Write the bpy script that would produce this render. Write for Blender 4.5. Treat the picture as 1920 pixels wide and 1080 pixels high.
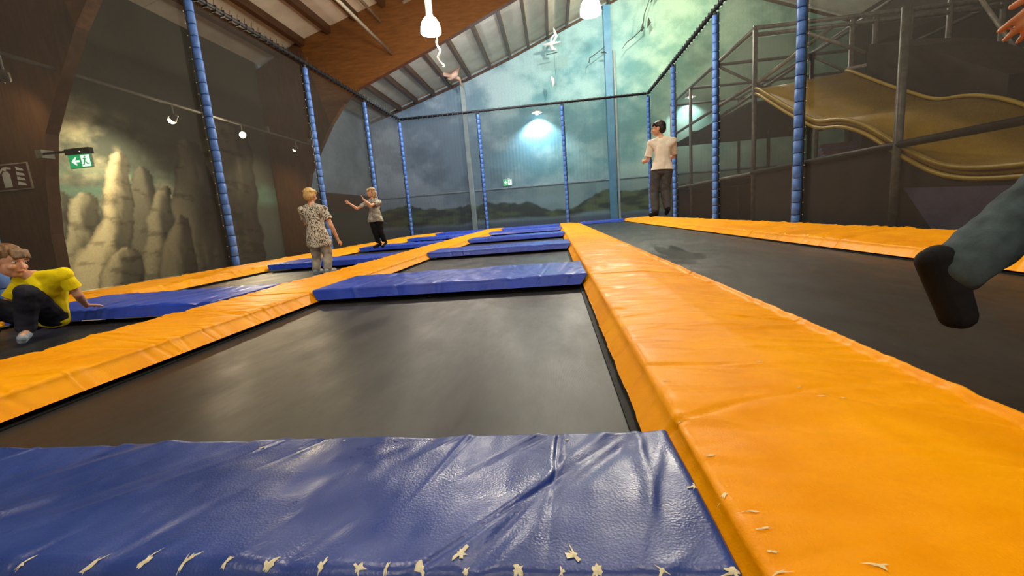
import bpy, bmesh, math, random
import numpy as np
from mathutils import Vector, Matrix
for o in list(bpy.data.objects): bpy.data.objects.remove(o)
S = bpy.context.scene
COL = S.collection
random.seed(4)

# ------------------------------------------------------------------ camera
CAMH = 0.52
YAW, PITCH, ROLL, FPX = 0.1063, 0.1663, -0.0793, 813.59
def cam_axes():
    f = Vector((-math.sin(YAW)*math.cos(PITCH), math.cos(YAW)*math.cos(PITCH), -math.sin(PITCH)))
    r0 = Vector((math.cos(YAW), math.sin(YAW), 0)); u0 = r0.cross(f)
    r = r0*math.cos(ROLL)+u0*math.sin(ROLL); u = -r0*math.sin(ROLL)+u0*math.cos(ROLL)
    return r, u, f
_r, _u, _f = cam_axes()
cam = bpy.data.cameras.new('camera'); camo = bpy.data.objects.new('camera', cam); COL.objects.link(camo)
cam.sensor_width = 36; cam.lens = 36*FPX/1920; cam.clip_start = 0.02; cam.clip_end = 200
camo.matrix_world = Matrix(((_r.x, _u.x, -_f.x, 0), (_r.y, _u.y, -_f.y, 0), (_r.z, _u.z, -_f.z, CAMH), (0, 0, 0, 1)))
S.camera = camo
# ------------------------------------------------------------------ world, exposure
W = bpy.data.worlds.new('hall_air'); S.world = W; W.use_nodes = True
W.node_tree.nodes['Background'].inputs[0].default_value = (1.0, 0.96, 0.90, 1)
W.node_tree.nodes['Background'].inputs[1].default_value = 0.5
S.view_settings.view_transform = 'Standard'; S.view_settings.look = 'None'
S.view_settings.gamma = 1; S.view_settings.use_curve_mapping = False
S.view_settings.exposure = 0.0
PENDANT_W = 560.0

# ------------------------------------------------------------------ helpers
def srgb(r, g, b):
    def c(v):
        v /= 255.0
        return v/12.92 if v <= 0.04045 else ((v+0.055)/1.055)**2.4
    return (c(r), c(g), c(b), 1)

class NT:
    def __init__(s, name):
        s.m = bpy.data.materials.new(name); s.m.use_nodes = True
        s.t = s.m.node_tree; s.b = s.t.nodes['Principled BSDF']; s.out = s.t.nodes['Material Output']
    def n(s, typ, **kw):
        x = s.t.nodes.new(typ)
        for k, v in kw.items():
            if k.startswith('i_'): x.inputs[k[2:].replace('_', ' ')].default_value = v
            else: setattr(x, k, v)
        return x
    def l(s, a, b): s.t.links.new(a, b)
    def set(s, **kw):
        for k, v in kw.items(): s.b.inputs[k.replace('_', ' ')].default_value = v
        return s
    def coords(s, scale=(1, 1, 1), kind='Object'):
        tc = s.n('ShaderNodeTexCoord'); mp = s.n('ShaderNodeMapping'); mp.inputs['Scale'].default_value = scale
        s.l(tc.outputs[kind], mp.inputs['Vector']); return mp.outputs['Vector']
    def noise(s, scale, detail=4, rough=.55, vec=None):
        x = s.n('ShaderNodeTexNoise'); x.inputs['Scale'].default_value = scale; x.inputs['Detail'].default_value = detail
        x.inputs['Roughness'].default_value = rough
        if vec is not None: s.l(vec, x.inputs['Vector'])
        return x
    def ramp(s, fac, stops):
        x = s.n('ShaderNodeValToRGB'); e = x.color_ramp.elements
        while len(e) < len(stops): e.new(.5)
        for el, (p, c) in zip(e, stops): el.position = p; el.color = c
        s.l(fac, x.inputs['Fac']); return x.outputs['Color']
    def bump(s, h, strength=.3, dist=.01):
        x = s.n('ShaderNodeBump'); x.inputs['Strength'].default_value = strength; x.inputs['Distance'].default_value = dist
        s.l(h, x.inputs['Height']); s.l(x.outputs['Normal'], s.b.inputs['Normal']); return x

def mat_noise(name, c1, c2, scale=3, rough=.6, bump=0, bscale=60, metallic=0, spec=.5, lo=.35, hi=.65, stretch=(1, 1, 1), rvar=0):
    t = NT(name); v = t.coords(stretch); n = t.noise(scale, 5, .6, v)
    t.l(t.ramp(n.outputs['Fac'], [(lo, c1), (hi, c2)]), t.b.inputs['Base Color'])
    t.set(Roughness=rough, Metallic=metallic); t.b.inputs['Specular IOR Level'].default_value = spec
    if rvar:
        mr = t.n('ShaderNodeMapRange'); t.l(n.outputs['Fac'], mr.inputs['Value'])
        mr.inputs['From Min'].default_value = .3; mr.inputs['From Max'].default_value = .7
        mr.inputs['To Min'].default_value = rough-rvar; mr.inputs['To Max'].default_value = rough+rvar
        t.l(mr.outputs['Result'], t.b.inputs['Roughness'])
    if bump:
        b = t.noise(bscale, 3, .6, t.coords((1, 1, 1))); t.bump(b.outputs['Fac'], bump, .004)
    return t.m

def mat_emit(name, col, strength, base=None):
    t = NT(name); t.set(Base_Color=base or col, Roughness=.5)
    t.b.inputs['Emission Color'].default_value = col; t.b.inputs['Emission Strength'].default_value = strength
    return t.m

def vinyl(name, c1, c2, rough=.36, scuff=None, spec=.5):
    t = NT(name); v = t.coords()
    n = t.noise(2.2, 6, .62, v)
    col = t.ramp(n.outputs['Fac'], [(.3, c1), (.7, c2)])
    if scuff:
        s2 = t.noise(38, 6, .75, v); f = t.ramp(s2.outputs['Fac'], [(.66, (0, 0, 0, 1)), (.8, (1, 1, 1, 1))])
        mx = t.n('ShaderNodeMix', data_type='RGBA'); t.l(f, mx.inputs['Factor']); t.l(col, mx.inputs['A']); mx.inputs['B'].default_value = scuff
        col = mx.outputs['Result']
    t.l(col, t.b.inputs['Base Color'])
    r = t.noise(9, 5, .65, v); mr = t.n('ShaderNodeMapRange'); t.l(r.outputs['Fac'], mr.inputs['Value'])
    mr.inputs['From Min'].default_value = .3; mr.inputs['From Max'].default_value = .7
    mr.inputs['To Min'].default_value = rough-.09; mr.inputs['To Max'].default_value = rough+.13
    t.l(mr.outputs['Result'], t.b.inputs['Roughness'])
    t.b.inputs['Specular IOR Level'].default_value = spec
    w1 = t.n('ShaderNodeTexVoronoi'); w1.inputs['Scale'].default_value = 230; t.l(v, w1.inputs['Vector'])
    w2 = t.noise(26, 4, .6, v)
    ad = t.n('ShaderNodeMath', operation='MULTIPLY_ADD'); t.l(w2.outputs['Fac'], ad.inputs[0]); ad.inputs[1].default_value = 2.2; t.l(w1.outputs['Distance'], ad.inputs[2])
    t.bump(ad.outputs[0], .12, .003)
    return t.m

M = {}
M['orange'] = vinyl('orange_vinyl', srgb(226, 142, 0), srgb(246, 168, 0), .42, None, .10)
M['blue'] = vinyl('blue_vinyl', srgb(26, 54, 158), srgb(38, 72, 190), .34, None, .35)
M['blue_dark'] = vinyl('scuffed_dark_blue_vinyl', srgb(28, 50, 112), srgb(40, 66, 142), .33, srgb(110, 128, 176))  # darker, duller base blue than the other pads, with pale scuffs
M['bed'] = None
def bed_mat():
    t = NT('trampoline_mesh'); v = t.coords()
    n = t.noise(1.6, 6, .65, v)
    t.l(t.ramp(n.outputs['Fac'], [(.3, srgb(27, 28, 29)), (.7, srgb(43, 44, 44))]), t.b.inputs['Base Color'])
    r = t.noise(5, 5, .7, t.coords((1, .35, 1))); mr = t.n('ShaderNodeMapRange'); t.l(r.outputs['Fac'], mr.inputs['Value'])
    mr.inputs['From Min'].default_value = .3; mr.inputs['From Max'].default_value = .7
    mr.inputs['To Min'].default_value = .28; mr.inputs['To Max'].default_value = .46
    t.l(mr.outputs['Result'], t.b.inputs['Roughness'])
    a = t.n('ShaderNodeTexWave', bands_direction='X'); a.inputs['Scale'].default_value = 120; t.l(v, a.inputs['Vector'])
    b = t.n('ShaderNodeTexWave', bands_direction='Y'); b.inputs['Scale'].default_value = 120; t.l(v, b.inputs['Vector'])
    ad = t.n('ShaderNodeMath', operation='ADD'); t.l(a.outputs['Fac'], ad.inputs[0]); t.l(b.outputs['Fac'], ad.inputs[1])
    t.bump(ad.outputs[0], .18, .002)
    t.b.inputs['Specular IOR Level'].default_value = .38
    return t.m
M['bed'] = bed_mat()
M['black'] = mat_noise('black_rubber', srgb(8, 8, 9), srgb(16, 16, 17), 20, .75, spec=.25)
M['foam_blue'] = mat_noise('blue_foam_sleeve', srgb(58, 98, 172), srgb(84, 130, 205), 7, .55, .2, 90)
M['black_tape'] = mat_noise('black_binding', srgb(10, 11, 16), srgb(20, 22, 30), 20, .6)
M['cream'] = mat_noise('torn_backing', srgb(205, 196, 160), srgb(235, 228, 200), 80, .9, .4, 200)
M['wood'] = None
def wood_mat(name, c1, c2, stretch):
    t = NT(name); v = t.coords(stretch); n = t.noise(6, 6, .6, v)
    t.l(t.ramp(n.outputs['Fac'], [(.3, c1), (.7, c2)]), t.b.inputs['Base Color']); t.set(Roughness=.42)
    t.bump(n.outputs['Fac'], .15, .01); return t.m
M['wood'] = wood_mat('glulam_wood', srgb(96, 60, 26), srgb(130, 84, 38), (.35, 1, 2.2))
M['shaded_column_wood'] = wood_mat('shaded_glulam_column', srgb(74, 49, 30), srgb(98, 66, 40), (2, 1, .3))  # same glulam, base colour darkened to stand for the columns' dimmer light
M['purlin'] = wood_mat('dark_purlin_wood', srgb(66, 44, 28), srgb(92, 62, 40), (2, .3, 2))
M['deck'] = mat_noise('roof_board', srgb(206, 198, 180), srgb(226, 219, 202), 1.2, .8, .15, 30)
M['steel'] = mat_noise('grey_steel', srgb(120, 120, 114), srgb(150, 148, 140), 8, .4, metallic=.4)
M['steel_light'] = mat_noise('pale_steel', srgb(170, 165, 150), srgb(200, 196, 180), 8, .38, metallic=.3)
M['white'] = mat_noise('white_plastic', srgb(225, 224, 216), srgb(240, 240, 234), 8, .45)
M['floor'] = mat_noise('dark_floor', srgb(36, 34, 32), srgb(52, 48, 45), 2, .8)
M['pipe_dark'] = mat_noise('dark_pipe', srgb(84, 80, 72), srgb(100, 96, 86), 6, .5)
M['dark_panel'] = mat_noise('dark_padded_panel', srgb(42, 38, 36), srgb(56, 50, 46), 3, .7)
M['brown_panel'] = mat_noise('dark_brown_wall', srgb(58, 42, 32), srgb(72, 54, 40), 2, .7)
M['lavender'] = mat_noise('lavender_panel', srgb(92, 90, 120), srgb(112, 110, 140), 3, .6)
M['slide'] = mat_noise('yellow_slide_plastic', srgb(176, 138, 14), srgb(200, 160, 24), 2, .35)
M['slide_edge'] = mat_noise('yellow_slide_rim', srgb(206, 172, 50), srgb(222, 190, 70), 2, .32)
def net_mat(name, col, fac):
    t = NT(name); tr = t.n('ShaderNodeBsdfTransparent'); mx = t.n('ShaderNodeMixShader')
    n = t.noise(55, 2, .5, t.coords()); mr = t.n('ShaderNodeMapRange'); t.l(n.outputs['Fac'], mr.inputs['Value'])
    mr.inputs['From Min'].default_value = .3; mr.inputs['From Max'].default_value = .7
    mr.inputs['To Min'].default_value = fac-.03; mr.inputs['To Max'].default_value = fac+.03
    c = t.noise(3, 3, .5, t.coords()); t.l(t.ramp(c.outputs['Fac'], [(.3, col), (.7, tuple(x*1.15 for x in col[:3])+(1,))]), t.b.inputs['Base Color'])
    t.set(Roughness=.8); t.b.inputs['Specular IOR Level'].default_value = .2
    t.l(mr.outputs['Result'], mx.inputs['Fac']); t.l(tr.outputs[0], mx.inputs[1]); t.l(t.b.outputs[0], mx.inputs[2])
    t.l(mx.outputs[0], t.out.inputs['Surface']); return t.m
M['net'] = net_mat('black_netting', srgb(46, 44, 41), .52)
M['net_right'] = net_mat('black_netting_right', srgb(46, 44, 41), .60)
M['net_back'] = net_mat('black_netting_back', srgb(46, 51, 58), .44)
M['net_play'] = net_mat('play_tower_netting', srgb(46, 48, 46), .55)

def link(o, parent=None):
    COL.objects.link(o)
    if parent is not None: o.parent = parent
    return o
def tag(o, label, cat, group=None, kind=None):
    o['label'] = label; o['category'] = cat
    if group: o['group'] = group
    if kind: o['kind'] = kind
    return o
def empty(name, loc, label=None, cat=None, group=None):
    o = bpy.data.objects.new(name, None); o.location = loc; o.empty_display_size = .1; link(o)
    if label: tag(o, label, cat, group)
    return o
def origin(parent):
    L = Vector((0, 0, 0))
    while parent is not None: L = L+Vector(parent.location); parent = parent.parent
    return L
def mesh_obj(name, V, F, m, parent=None, smooth=False, loc=None):
    """V in world coordinates; the object's own origin is the parent's unless loc is given."""
    V = np.asarray(V, float); off = np.array(origin(parent)); l = np.zeros(3)
    if loc is not None: l = np.array(loc, float)-off
    me = bpy.data.meshes.new(name); me.from_pydata((V-off-l).tolist(), [], [tuple(f) for f in F]); me.update()
    if smooth: me.polygons.foreach_set('use_smooth', [True]*len(me.polygons))
    if m: me.materials.append(m)
    o = bpy.data.objects.new(name, me); o.location = l; return link(o, parent)
class MB:
    def __init__(s): s.V = []; s.F = []
    def add(s, V, F):
        n = len(s.V); s.V += [tuple(v) for v in V]; s.F += [tuple(i+n for i in f) for f in F]; return s
    def box(s, x0, x1, y0, y1, z0, z1):
        V = [(x0, y0, z0), (x1, y0, z0), (x1, y1, z0), (x0, y1, z0), (x0, y0, z1), (x1, y0, z1), (x1, y1, z1), (x0, y1, z1)]
        return s.add(V, [(0, 3, 2, 1), (4, 5, 6, 7), (0, 1, 5, 4), (1, 2, 6, 5), (2, 3, 7, 6), (3, 0, 4, 7)])
    def tube(s, pts, r, n=10, caps=True):
        pts = [Vector(p) for p in pts]; V = []; F = []
        rr = r if isinstance(r, (list, tuple)) else [r]*len(pts)
        up = Vector((0, 0, 1)); prev = None
        for i, p in enumerate(pts):
            d = (pts[min(i+1, len(pts)-1)]-pts[max(i-1, 0)]).normalized()
            a = d.cross(up if abs(d.z) < .95 else Vector((1, 0, 0))).normalized()
            if prev is not None:
                a2 = prev-d*prev.dot(d)
                if a2.length > 1e-4: a = a2.normalized()
            prev = a; b = d.cross(a)
            for k in range(n):
                t = 2*math.pi*k/n; V.append(p+(a*math.cos(t)+b*math.sin(t))*rr[i])
        for i in range(len(pts)-1):
            for k in range(n): F.append((i*n+k, i*n+(k+1) % n, (i+1)*n+(k+1) % n, (i+1)*n+k))
        if caps: F.append(tuple(range(n))[::-1]); F.append(tuple((len(pts)-1)*n+k for k in range(n)))
        return s.add(V, F)
    def lathe(s, c, prof, n=24):
        V = []; F = []
        for r, z in prof:
            for k in range(n): t = 2*math.pi*k/n; V.append((c[0]+r*math.cos(t), c[1]+r*math.sin(t), c[2]+z))
        for i in range(len(prof)-1):
            for k in range(n): F.append((i*n+k, i*n+(k+1) % n, (i+1)*n+(k+1) % n, (i+1)*n+k))
        return s.add(V, F)
    def prism(s, poly, axis, a, b):
        """poly: 2D points; axis: the normal axis 0/1/2 with extent a..b"""
        n = len(poly); V = []
        for w in (a, b):
            for p in poly:
                q = list(p); q.insert(axis, w); V.append(tuple(q))
        F = [tuple(range(n)), tuple(range(2*n-1, n-1, -1))]+[(i, i+n, (i+1) % n+n, (i+1) % n) for i in range(n)]
        return s.add(V, F)
    def build(s, name, m, parent=None, smooth=False, loc=None):
        return mesh_obj(name, s.V, s.F, m, parent, smooth, loc)
def fix_normals(o):
    bm = bmesh.new(); bm.from_mesh(o.data); bmesh.ops.recalc_face_normals(bm, faces=bm.faces); bm.to_mesh(o.data); bm.free(); return o

# numpy value noise
def vnoise(x, y, seed=0):
    xi = np.floor(x).astype(np.int64); yi = np.floor(y).astype(np.int64); fx = x-xi; fy = y-yi
    fx = fx*fx*(3-2*fx); fy = fy*fy*(3-2*fy)
    def h(a, b):
        n = (a*374761393+b*668265263+seed*1442695041) & 0x7fffffff
        n = ((n ^ (n >> 13))*1274126177) & 0x7fffffff
        return ((n ^ (n >> 16)) & 0xffff)/65535.0
    return (h(xi, yi)*(1-fx)+h(xi+1, yi)*fx)*(1-fy)+(h(xi, yi+1)*(1-fx)+h(xi+1, yi+1)*fx)*fy
def fbm(x, y, oct=5, seed=0, gain=.55):
    s = 0; a = 1; t = 0
    for i in range(oct): s = s+a*vnoise(x*2**i, y*2**i, seed+i*17); t += a; a *= gain
    return s/t
def sst(a, b, x): t = np.clip((x-a)/(b-a), 0, 1); return t*t*(3-2*t)

# ------------------------------------------------------------------ setting
YW = 26.0; XLW = -10.4; FZ = -1.1
GAB = [(-10.4, 6.42), (-8.339, 7.009), (-5.227, 7.92), (-1.753, 9.109), (2.077, 10.589), (6.5, 12.35), (16.0, 8.9)]
def gab(x):
    return float(np.interp(x, [p[0] for p in GAB], [p[1] for p in GAB]))
fl = MB().box(-12, 17, -8, 27, FZ-.1, FZ).build('floor', M['floor']); fl['kind'] = 'structure'

# painted murals: colour attribute carries the painting's paint, nodes add fine grain
def mural_mat(name, wave=False):
    t = NT(name); a = t.n('ShaderNodeVertexColor'); a.layer_name = 'paint'
    n = t.noise(14, 5, .7, t.coords()); mx = t.n('ShaderNodeMix', data_type='RGBA', blend_type='OVERLAY'); mx.inputs['Factor'].default_value = .28
    t.l(a.outputs['Color'], mx.inputs['A']); t.l(n.outputs['Fac'], mx.inputs['B']); t.l(mx.outputs['Result'], t.b.inputs['Base Color'])
    t.set(Roughness=.75); t.b.inputs['Specular IOR Level'].default_value = .3
    if wave:
        w = t.n('ShaderNodeTexWave', bands_direction='X'); w.inputs['Scale'].default_value = 1.6; w.inputs['Distortion'].default_value = .6
        t.l(t.coords((1, 1, .05)), w.inputs['Vector']); t.bump(w.outputs['Fac'], .10, .03)
    return t.m
def grid_wall(name, us, vs, to3, colfun, m, thick):
    nu, nv = len(us), len(vs); U, Vv = np.meshgrid(us, vs, indexing='ij')
    P = to3(U, Vv).reshape(-1, 3); C = colfun(U.ravel(), Vv.ravel())
    idx = np.arange(nu*nv).reshape(nu, nv)
    F = np.stack([idx[:-1, :-1], idx[1:, :-1], idx[1:, 1:], idx[:-1, 1:]], -1).reshape(-1, 4)
    # back face for thickness
    B = P.reshape(nu, nv, 3)[[0, -1, -1, 0], [0, 0, -1, -1]]+np.array(thick)
    n = len(P); P2 = np.vstack([P, B]); cor = [idx[0, 0], idx[-1, 0], idx[-1, -1], idx[0, -1]]
    Fl = F.tolist()+[[n+3, n+2, n+1, n]]
    me = bpy.data.meshes.new(name); me.from_pydata(P2.tolist(), [], Fl); me.update()
    at = me.color_attributes.new('paint', 'FLOAT_COLOR', 'POINT')
    C2 = np.ones((len(P2), 4), np.float32); C2[:n, :3] = C; C2[n:, :3] = .2
    at.data.foreach_set('color', C2.ravel()); me.materials.append(m)
    o = bpy.data.objects.new(name, me); o['kind'] = 'structure'; return link(o)
def mixc(a, b, t): return a*(1-t[:, None])+b*t[:, None]
def L3(r, g, b): return np.array(srgb(r, g, b)[:3])
def paint_back(x, z):
    n = fbm(x*.42+3, z*.55, 6, 1); n2 = fbm(x*1.1, z*1.3, 5, 9)
    sky_d = mixc(np.tile(L3(116, 140, 162), (len(x), 1)), L3(96, 150, 160), sst(-7, 1, x)); sky_d = mixc(sky_d, L3(112, 160, 140), sst(3, 8, x))
    sky_l = mixc(np.tile(L3(172, 190, 206), (len(x), 1)), L3(150, 192, 194), sst(-7, 1, x)); sky_l = mixc(sky_l, L3(170, 206, 180), sst(2.5, 7.5, x))
    c = mixc(sky_d, sky_l, sst(.34, .62, .72*n+.28*n2))
    c = mixc(c, c*.78, sst(.58, .74, fbm(x*.6, z*.7, 4, 33)))
    # low haze and land
    c = mixc(c, np.array(L3(96, 116, 132)), .55*sst(3.2, 1.6, z))
    top = .95+.85*fbm(x*.33+7, x*0+2, 4, 5)+.25*(fbm(x*2.2, x*0, 3, 6)-.5)-.25*sst(-1.5, 0, x)*sst(3, 1.2, x)*2
    land = sst(0, .12, top-z)*sst(-.05, .25, z-.1-.5*(fbm(x*.5, x*0+8, 3, 12)-.4))
    gc = mixc(np.tile(L3(34, 46, 34), (len(x), 1)), L3(80, 98, 58), sst(.4, .7, fbm(x*1.3, z*3.2, 5, 21)))
    c = mixc(c, gc, land*.92)
    wat = sst(.35, .0, z)*(1-land)
    c = mixc(c, np.array(L3(70, 86, 108)), wat*.9)
    return c
wb = grid_wall('wall_back', np.linspace(-10.4, 16, 500), np.linspace(0, 1, 300),
    lambda u, v: np.stack([u, np.full_like(u, YW), FZ+(np.interp(u, [p[0] for p in GAB], [p[1] for p in GAB])+.2-FZ)*v], -1),
    lambda u, v: paint_back(u, FZ+(np.interp(u, [p[0] for p in GAB], [p[1] for p in GAB])+.2-FZ)*v), mural_mat('sky_mural', True), (0, .2, 0))
# left wall: rock landscape between the first two columns, plain sky panel beyond the second
ROCKS = [  # (list of (y, z, half width)), light, dark
  ([(14.0, 4.2, .9), (13.6, 2.5, 1.3), (13.2, .5, 1.6), (13, -1.2, 1.8)], (104, 100, 84), (62, 60, 52)),
  ([(12.3, 3.4, .35), (12.1, 2.0, .8), (11.9, .3, 1.1), (11.8, -1.2, 1.2)], (116, 112, 94), (60, 58, 50)),
  ([(8.5, 1.75, .30), (8.35, 1.0, .38), (8.3, 0, .45), (8.2, -1.2, .5)], (150, 146, 122), (74, 76, 66)),
  ([(9.02, 1.75, .22), (8.85, 1.0, .30), (8.6, .1, .42), (8.4, -1.2, .5)], (190, 184, 150), (88, 88, 74)),
  ([(10.55, 2.5, .22), (10.4, 1.6, .45), (10.25, .4, .62), (10.1, -1.2, .7)], (112, 110, 94), (58, 58, 52)),
  ([(10.0, 2.78, .23), (9.85, 2.1, .30), (9.65, 1.35, .36), (9.4, .8, .5), (9.1, .1, .72), (8.9, -1.2, .8)], (226, 214, 170), (92, 90, 76)),
  ([(11.05, 2.0, .22), (10.8, 1.2, .38), (10.55, .3, .5), (10.2, -1.2, .6)], (150, 144, 118), (62, 62, 54)),
  ([(9.75, .45, .30), (9.5, -.2, .55), (9.3, -1.2, .7)], (196, 186, 150), (80, 78, 66)),
  ([(11.5, 1.2, .3), (11.2, .4, .5), (10.9, -1.2, .7)], (128, 122, 100), (60, 58, 50)),
]
def paint_left(y, z):
    n = fbm(y*.5+2, z*.8+1, 6, 3); n2 = fbm(y*1.5, z*2.2, 5, 8)
    c = mixc(np.tile(L3(84, 92, 82), (len(y), 1)), L3(222, 216, 176), sst(.38, .66, .6*n+.4*n2)*sst(12.2, 9.8, y+.5*(z-3)))
    c = mixc(c, np.array(L3(98, 128, 112)), sst(.35, .6, fbm(y*.9, z*3.5, 4, 14))*sst(2.5, 2.1, z)*sst(1.4, 1.8, z))
    c = mixc(c, np.array(L3(72, 74, 64)), sst(3.2, 4.4, z+.25*(y-9)))
    yy = y+.24*(fbm(y*1.4, z*.9, 4, 41)-.5)*2; zz = z+.22*(fbm(y*2.6, z*1.8, 3, 43)-.5)
    for k, (pts, li, da) in enumerate(ROCKS):
        zs = [p[1] for p in pts][::-1]; yc = np.interp(zz, zs, [p[0] for p in pts][::-1]); hw = np.interp(zz, zs, [p[2] for p in pts][::-1])
        hw = hw*(1+.25*(fbm(zz*2.1+k, zz*0+k, 3, 60+k)-.5))
        tz = pts[0][1]; hw = hw*np.sqrt(np.clip((tz-zz)/.12, 0, 1))
        t = (yy-yc)/np.maximum(hw, 1e-3)
        ins = sst(1.0, .93, np.abs(t))*(zz < tz)
        sh = sst(-.45, .55, t+1.3*(fbm(y*2.4+k, z*.8+k, 4, 70+k)-.5))
        rc = mixc(np.tile(L3(*li), (len(y), 1)), L3(*da), sh)
        rc = rc*(1-.45*sst(.58, .70, fbm(y*1.6, z*6+.9*y, 5, 80+k)))[:, None]
        rc = rc*(1-.5*sst(.72, 1.0, np.abs(t)))[:, None]
        c = mixc(c, rc, ins)
    # past the second column: grey blue sky panel above a brown dado
    far = sst(15.95, 16.0, y)
    pc = mixc(np.tile(L3(98, 110, 118), (len(y), 1)), L3(132, 144, 150), n2)
    pc = mixc(np.tile(L3(62, 46, 36), (len(y), 1)), pc, sst(2.2, 2.24, z))
    land = sst(.1, -.1, z-1.3-.5*(fbm(y*.5, y*0, 3, 4)-.5))*sst(18, 19, y)
    pc = mixc(pc, np.array(L3(48, 58, 52)), land)
    return mixc(c, pc, far)
wl = grid_wall('wall_left', np.linspace(-8, 26, 620), np.linspace(FZ, 6.72, 172),
    lambda u, v: np.stack([np.full_like(u, XLW), u, v], -1), paint_left, mural_mat('rock_mural'), (-.2, 0, 0))
wr = MB().box(16, 16.2, -8, 26, FZ, 9.2).build('wall_right', M['dark_panel']); wr['kind'] = 'structure'
# ceiling: deck boards and purlins
ceil = bpy.data.objects.new('ceiling', None); ceil['kind'] = 'structure'; link(ceil)
for (xa, za), (xb, zb) in zip(GAB[:-1], GAB[1:]):
    for ya, yb in ((-8, -1.4), (-1.4, 7.2), (7.2, 11.6), (11.6, 16.0), (16.0, 21.0), (21.0, 26.1)):
        g = .006
        MB().add([(xa, ya+g, za+.24), (xb, ya+g, zb+.24), (xb, yb-g, zb+.24), (xa, yb-g, za+.24),
                  (xa, ya+g, za+.30), (xb, ya+g, zb+.30), (xb, yb-g, zb+.30), (xa, yb-g, za+.30)],
                 [(0, 3, 2, 1), (4, 5, 6, 7), (0, 1, 5, 4), (1, 2, 6, 5), (2, 3, 7, 6), (3, 0, 4, 7)]).build('roof_board', M['deck'], ceil)
PX = [-9.4, -8.45, -7.42, -6.38, -5.35, -4.2, -3.02, -1.85, -.8, .28, 1.36, 2.45, 3.6, 4.8]
for x in PX:
    sl = (gab(x+.05)-gab(x-.05))/.1; z = gab(x)
    MB().add([(x-.07, -8, z-.07*sl), (x+.07, -8, z+.07*sl), (x+.07, YW-.03, z+.07*sl), (x-.07, YW-.03, z-.07*sl),
              (x-.07, -8, z-.07*sl+.24), (x+.07, -8, z+.07*sl+.24), (x+.07, YW-.03, z+.07*sl+.24), (x-.07, YW-.03, z-.07*sl+.24)],
             [(0, 3, 2, 1), (4, 5, 6, 7), (0, 1, 5, 4), (1, 2, 6, 5), (2, 3, 7, 6), (3, 0, 4, 7)]).build('purlin', M['purlin'], ceil)
# wall plate under the deck at the gable
wp = MB()
for (xa, za), (xb, zb) in zip(GAB[:-1], GAB[1:]):
    wp.add([(xa, YW-.12, za-.02), (xb, YW-.12, zb-.02), (xb, YW-.12, zb+.10), (xa, YW-.12, za+.10), (xa, YW-.02, za-.02), (xb, YW-.02, zb-.02), (xb, YW-.02, zb+.10), (xa, YW-.02, za+.10)],
           [(0, 1, 2, 3), (4, 7, 6, 5), (0, 4, 5, 1), (3, 2, 6, 7)])
o = wp.build('trim_1', M['purlin']); o['kind'] = 'structure'
# ledge along the back wall
o = MB().box(-10.3, 15.9, YW-.06, YW, 2.06, 2.14).build('trim_2', mat_noise('painted_ledge', srgb(120, 140, 150), srgb(150, 170, 178), 3, .6)); o['kind'] = 'structure'

# portal frames: curved haunch column and rafter in one glulam outline
def frame_outline():
    inner = [(-9.40, FZ), (-9.37, -.2), (-9.31, .83), (-9.12, 1.88), (-8.91, 2.6), (-8.49, 3.3), (-7.85, 4.25), (-7.25, 4.95), (-6.62, 5.40), (-4.007, 6.351), (-.929, 7.59), (2.4, 9.0), (6.5, 10.8)]
    top = [(6.5, gab(6.5)), (2.077, gab(2.077)), (-1.753, gab(-1.753)), (-5.227, gab(-5.227)), (-8.339, gab(-8.339)), (-10.36, 6.40), (-10.36, FZ)]
    return inner+top
for y, lab in ((7.3, 'near brown curved wooden column rising at the left edge of the photo'), (15.9, 'big brown glulam roof beam crossing above the trampolines behind pendant lamp')):
    e = empty('roof_frame', (-9.6, y, FZ), lab, 'beam', 'curved wooden roof frames')
    # column as one part, rafter as another, cut at the haunch
    out = frame_outline(); inn = out[:13]; top = out[13:]
    colp = inn[:7]+[(-8.6, gab(-8.6)+.235), (-10.36, 6.40), (-10.36, FZ)]
    rafp = inn[6:]+[(6.5, gab(6.5)+.235), (2.077, gab(2.077)+.235), (-1.753, gab(-1.753)+.235), (-5.227, gab(-5.227)+.235), (-8.339, gab(-8.339)+.235), (-8.6, gab(-8.6)+.235)]
    fix_normals(MB().prism(colp, 1, y, y+.22).build('column', M['shaded_column_wood'], e))
    fix_normals(MB().prism(rafp, 1, y, y+.22).build('rafter', M['wood'], e))

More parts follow.
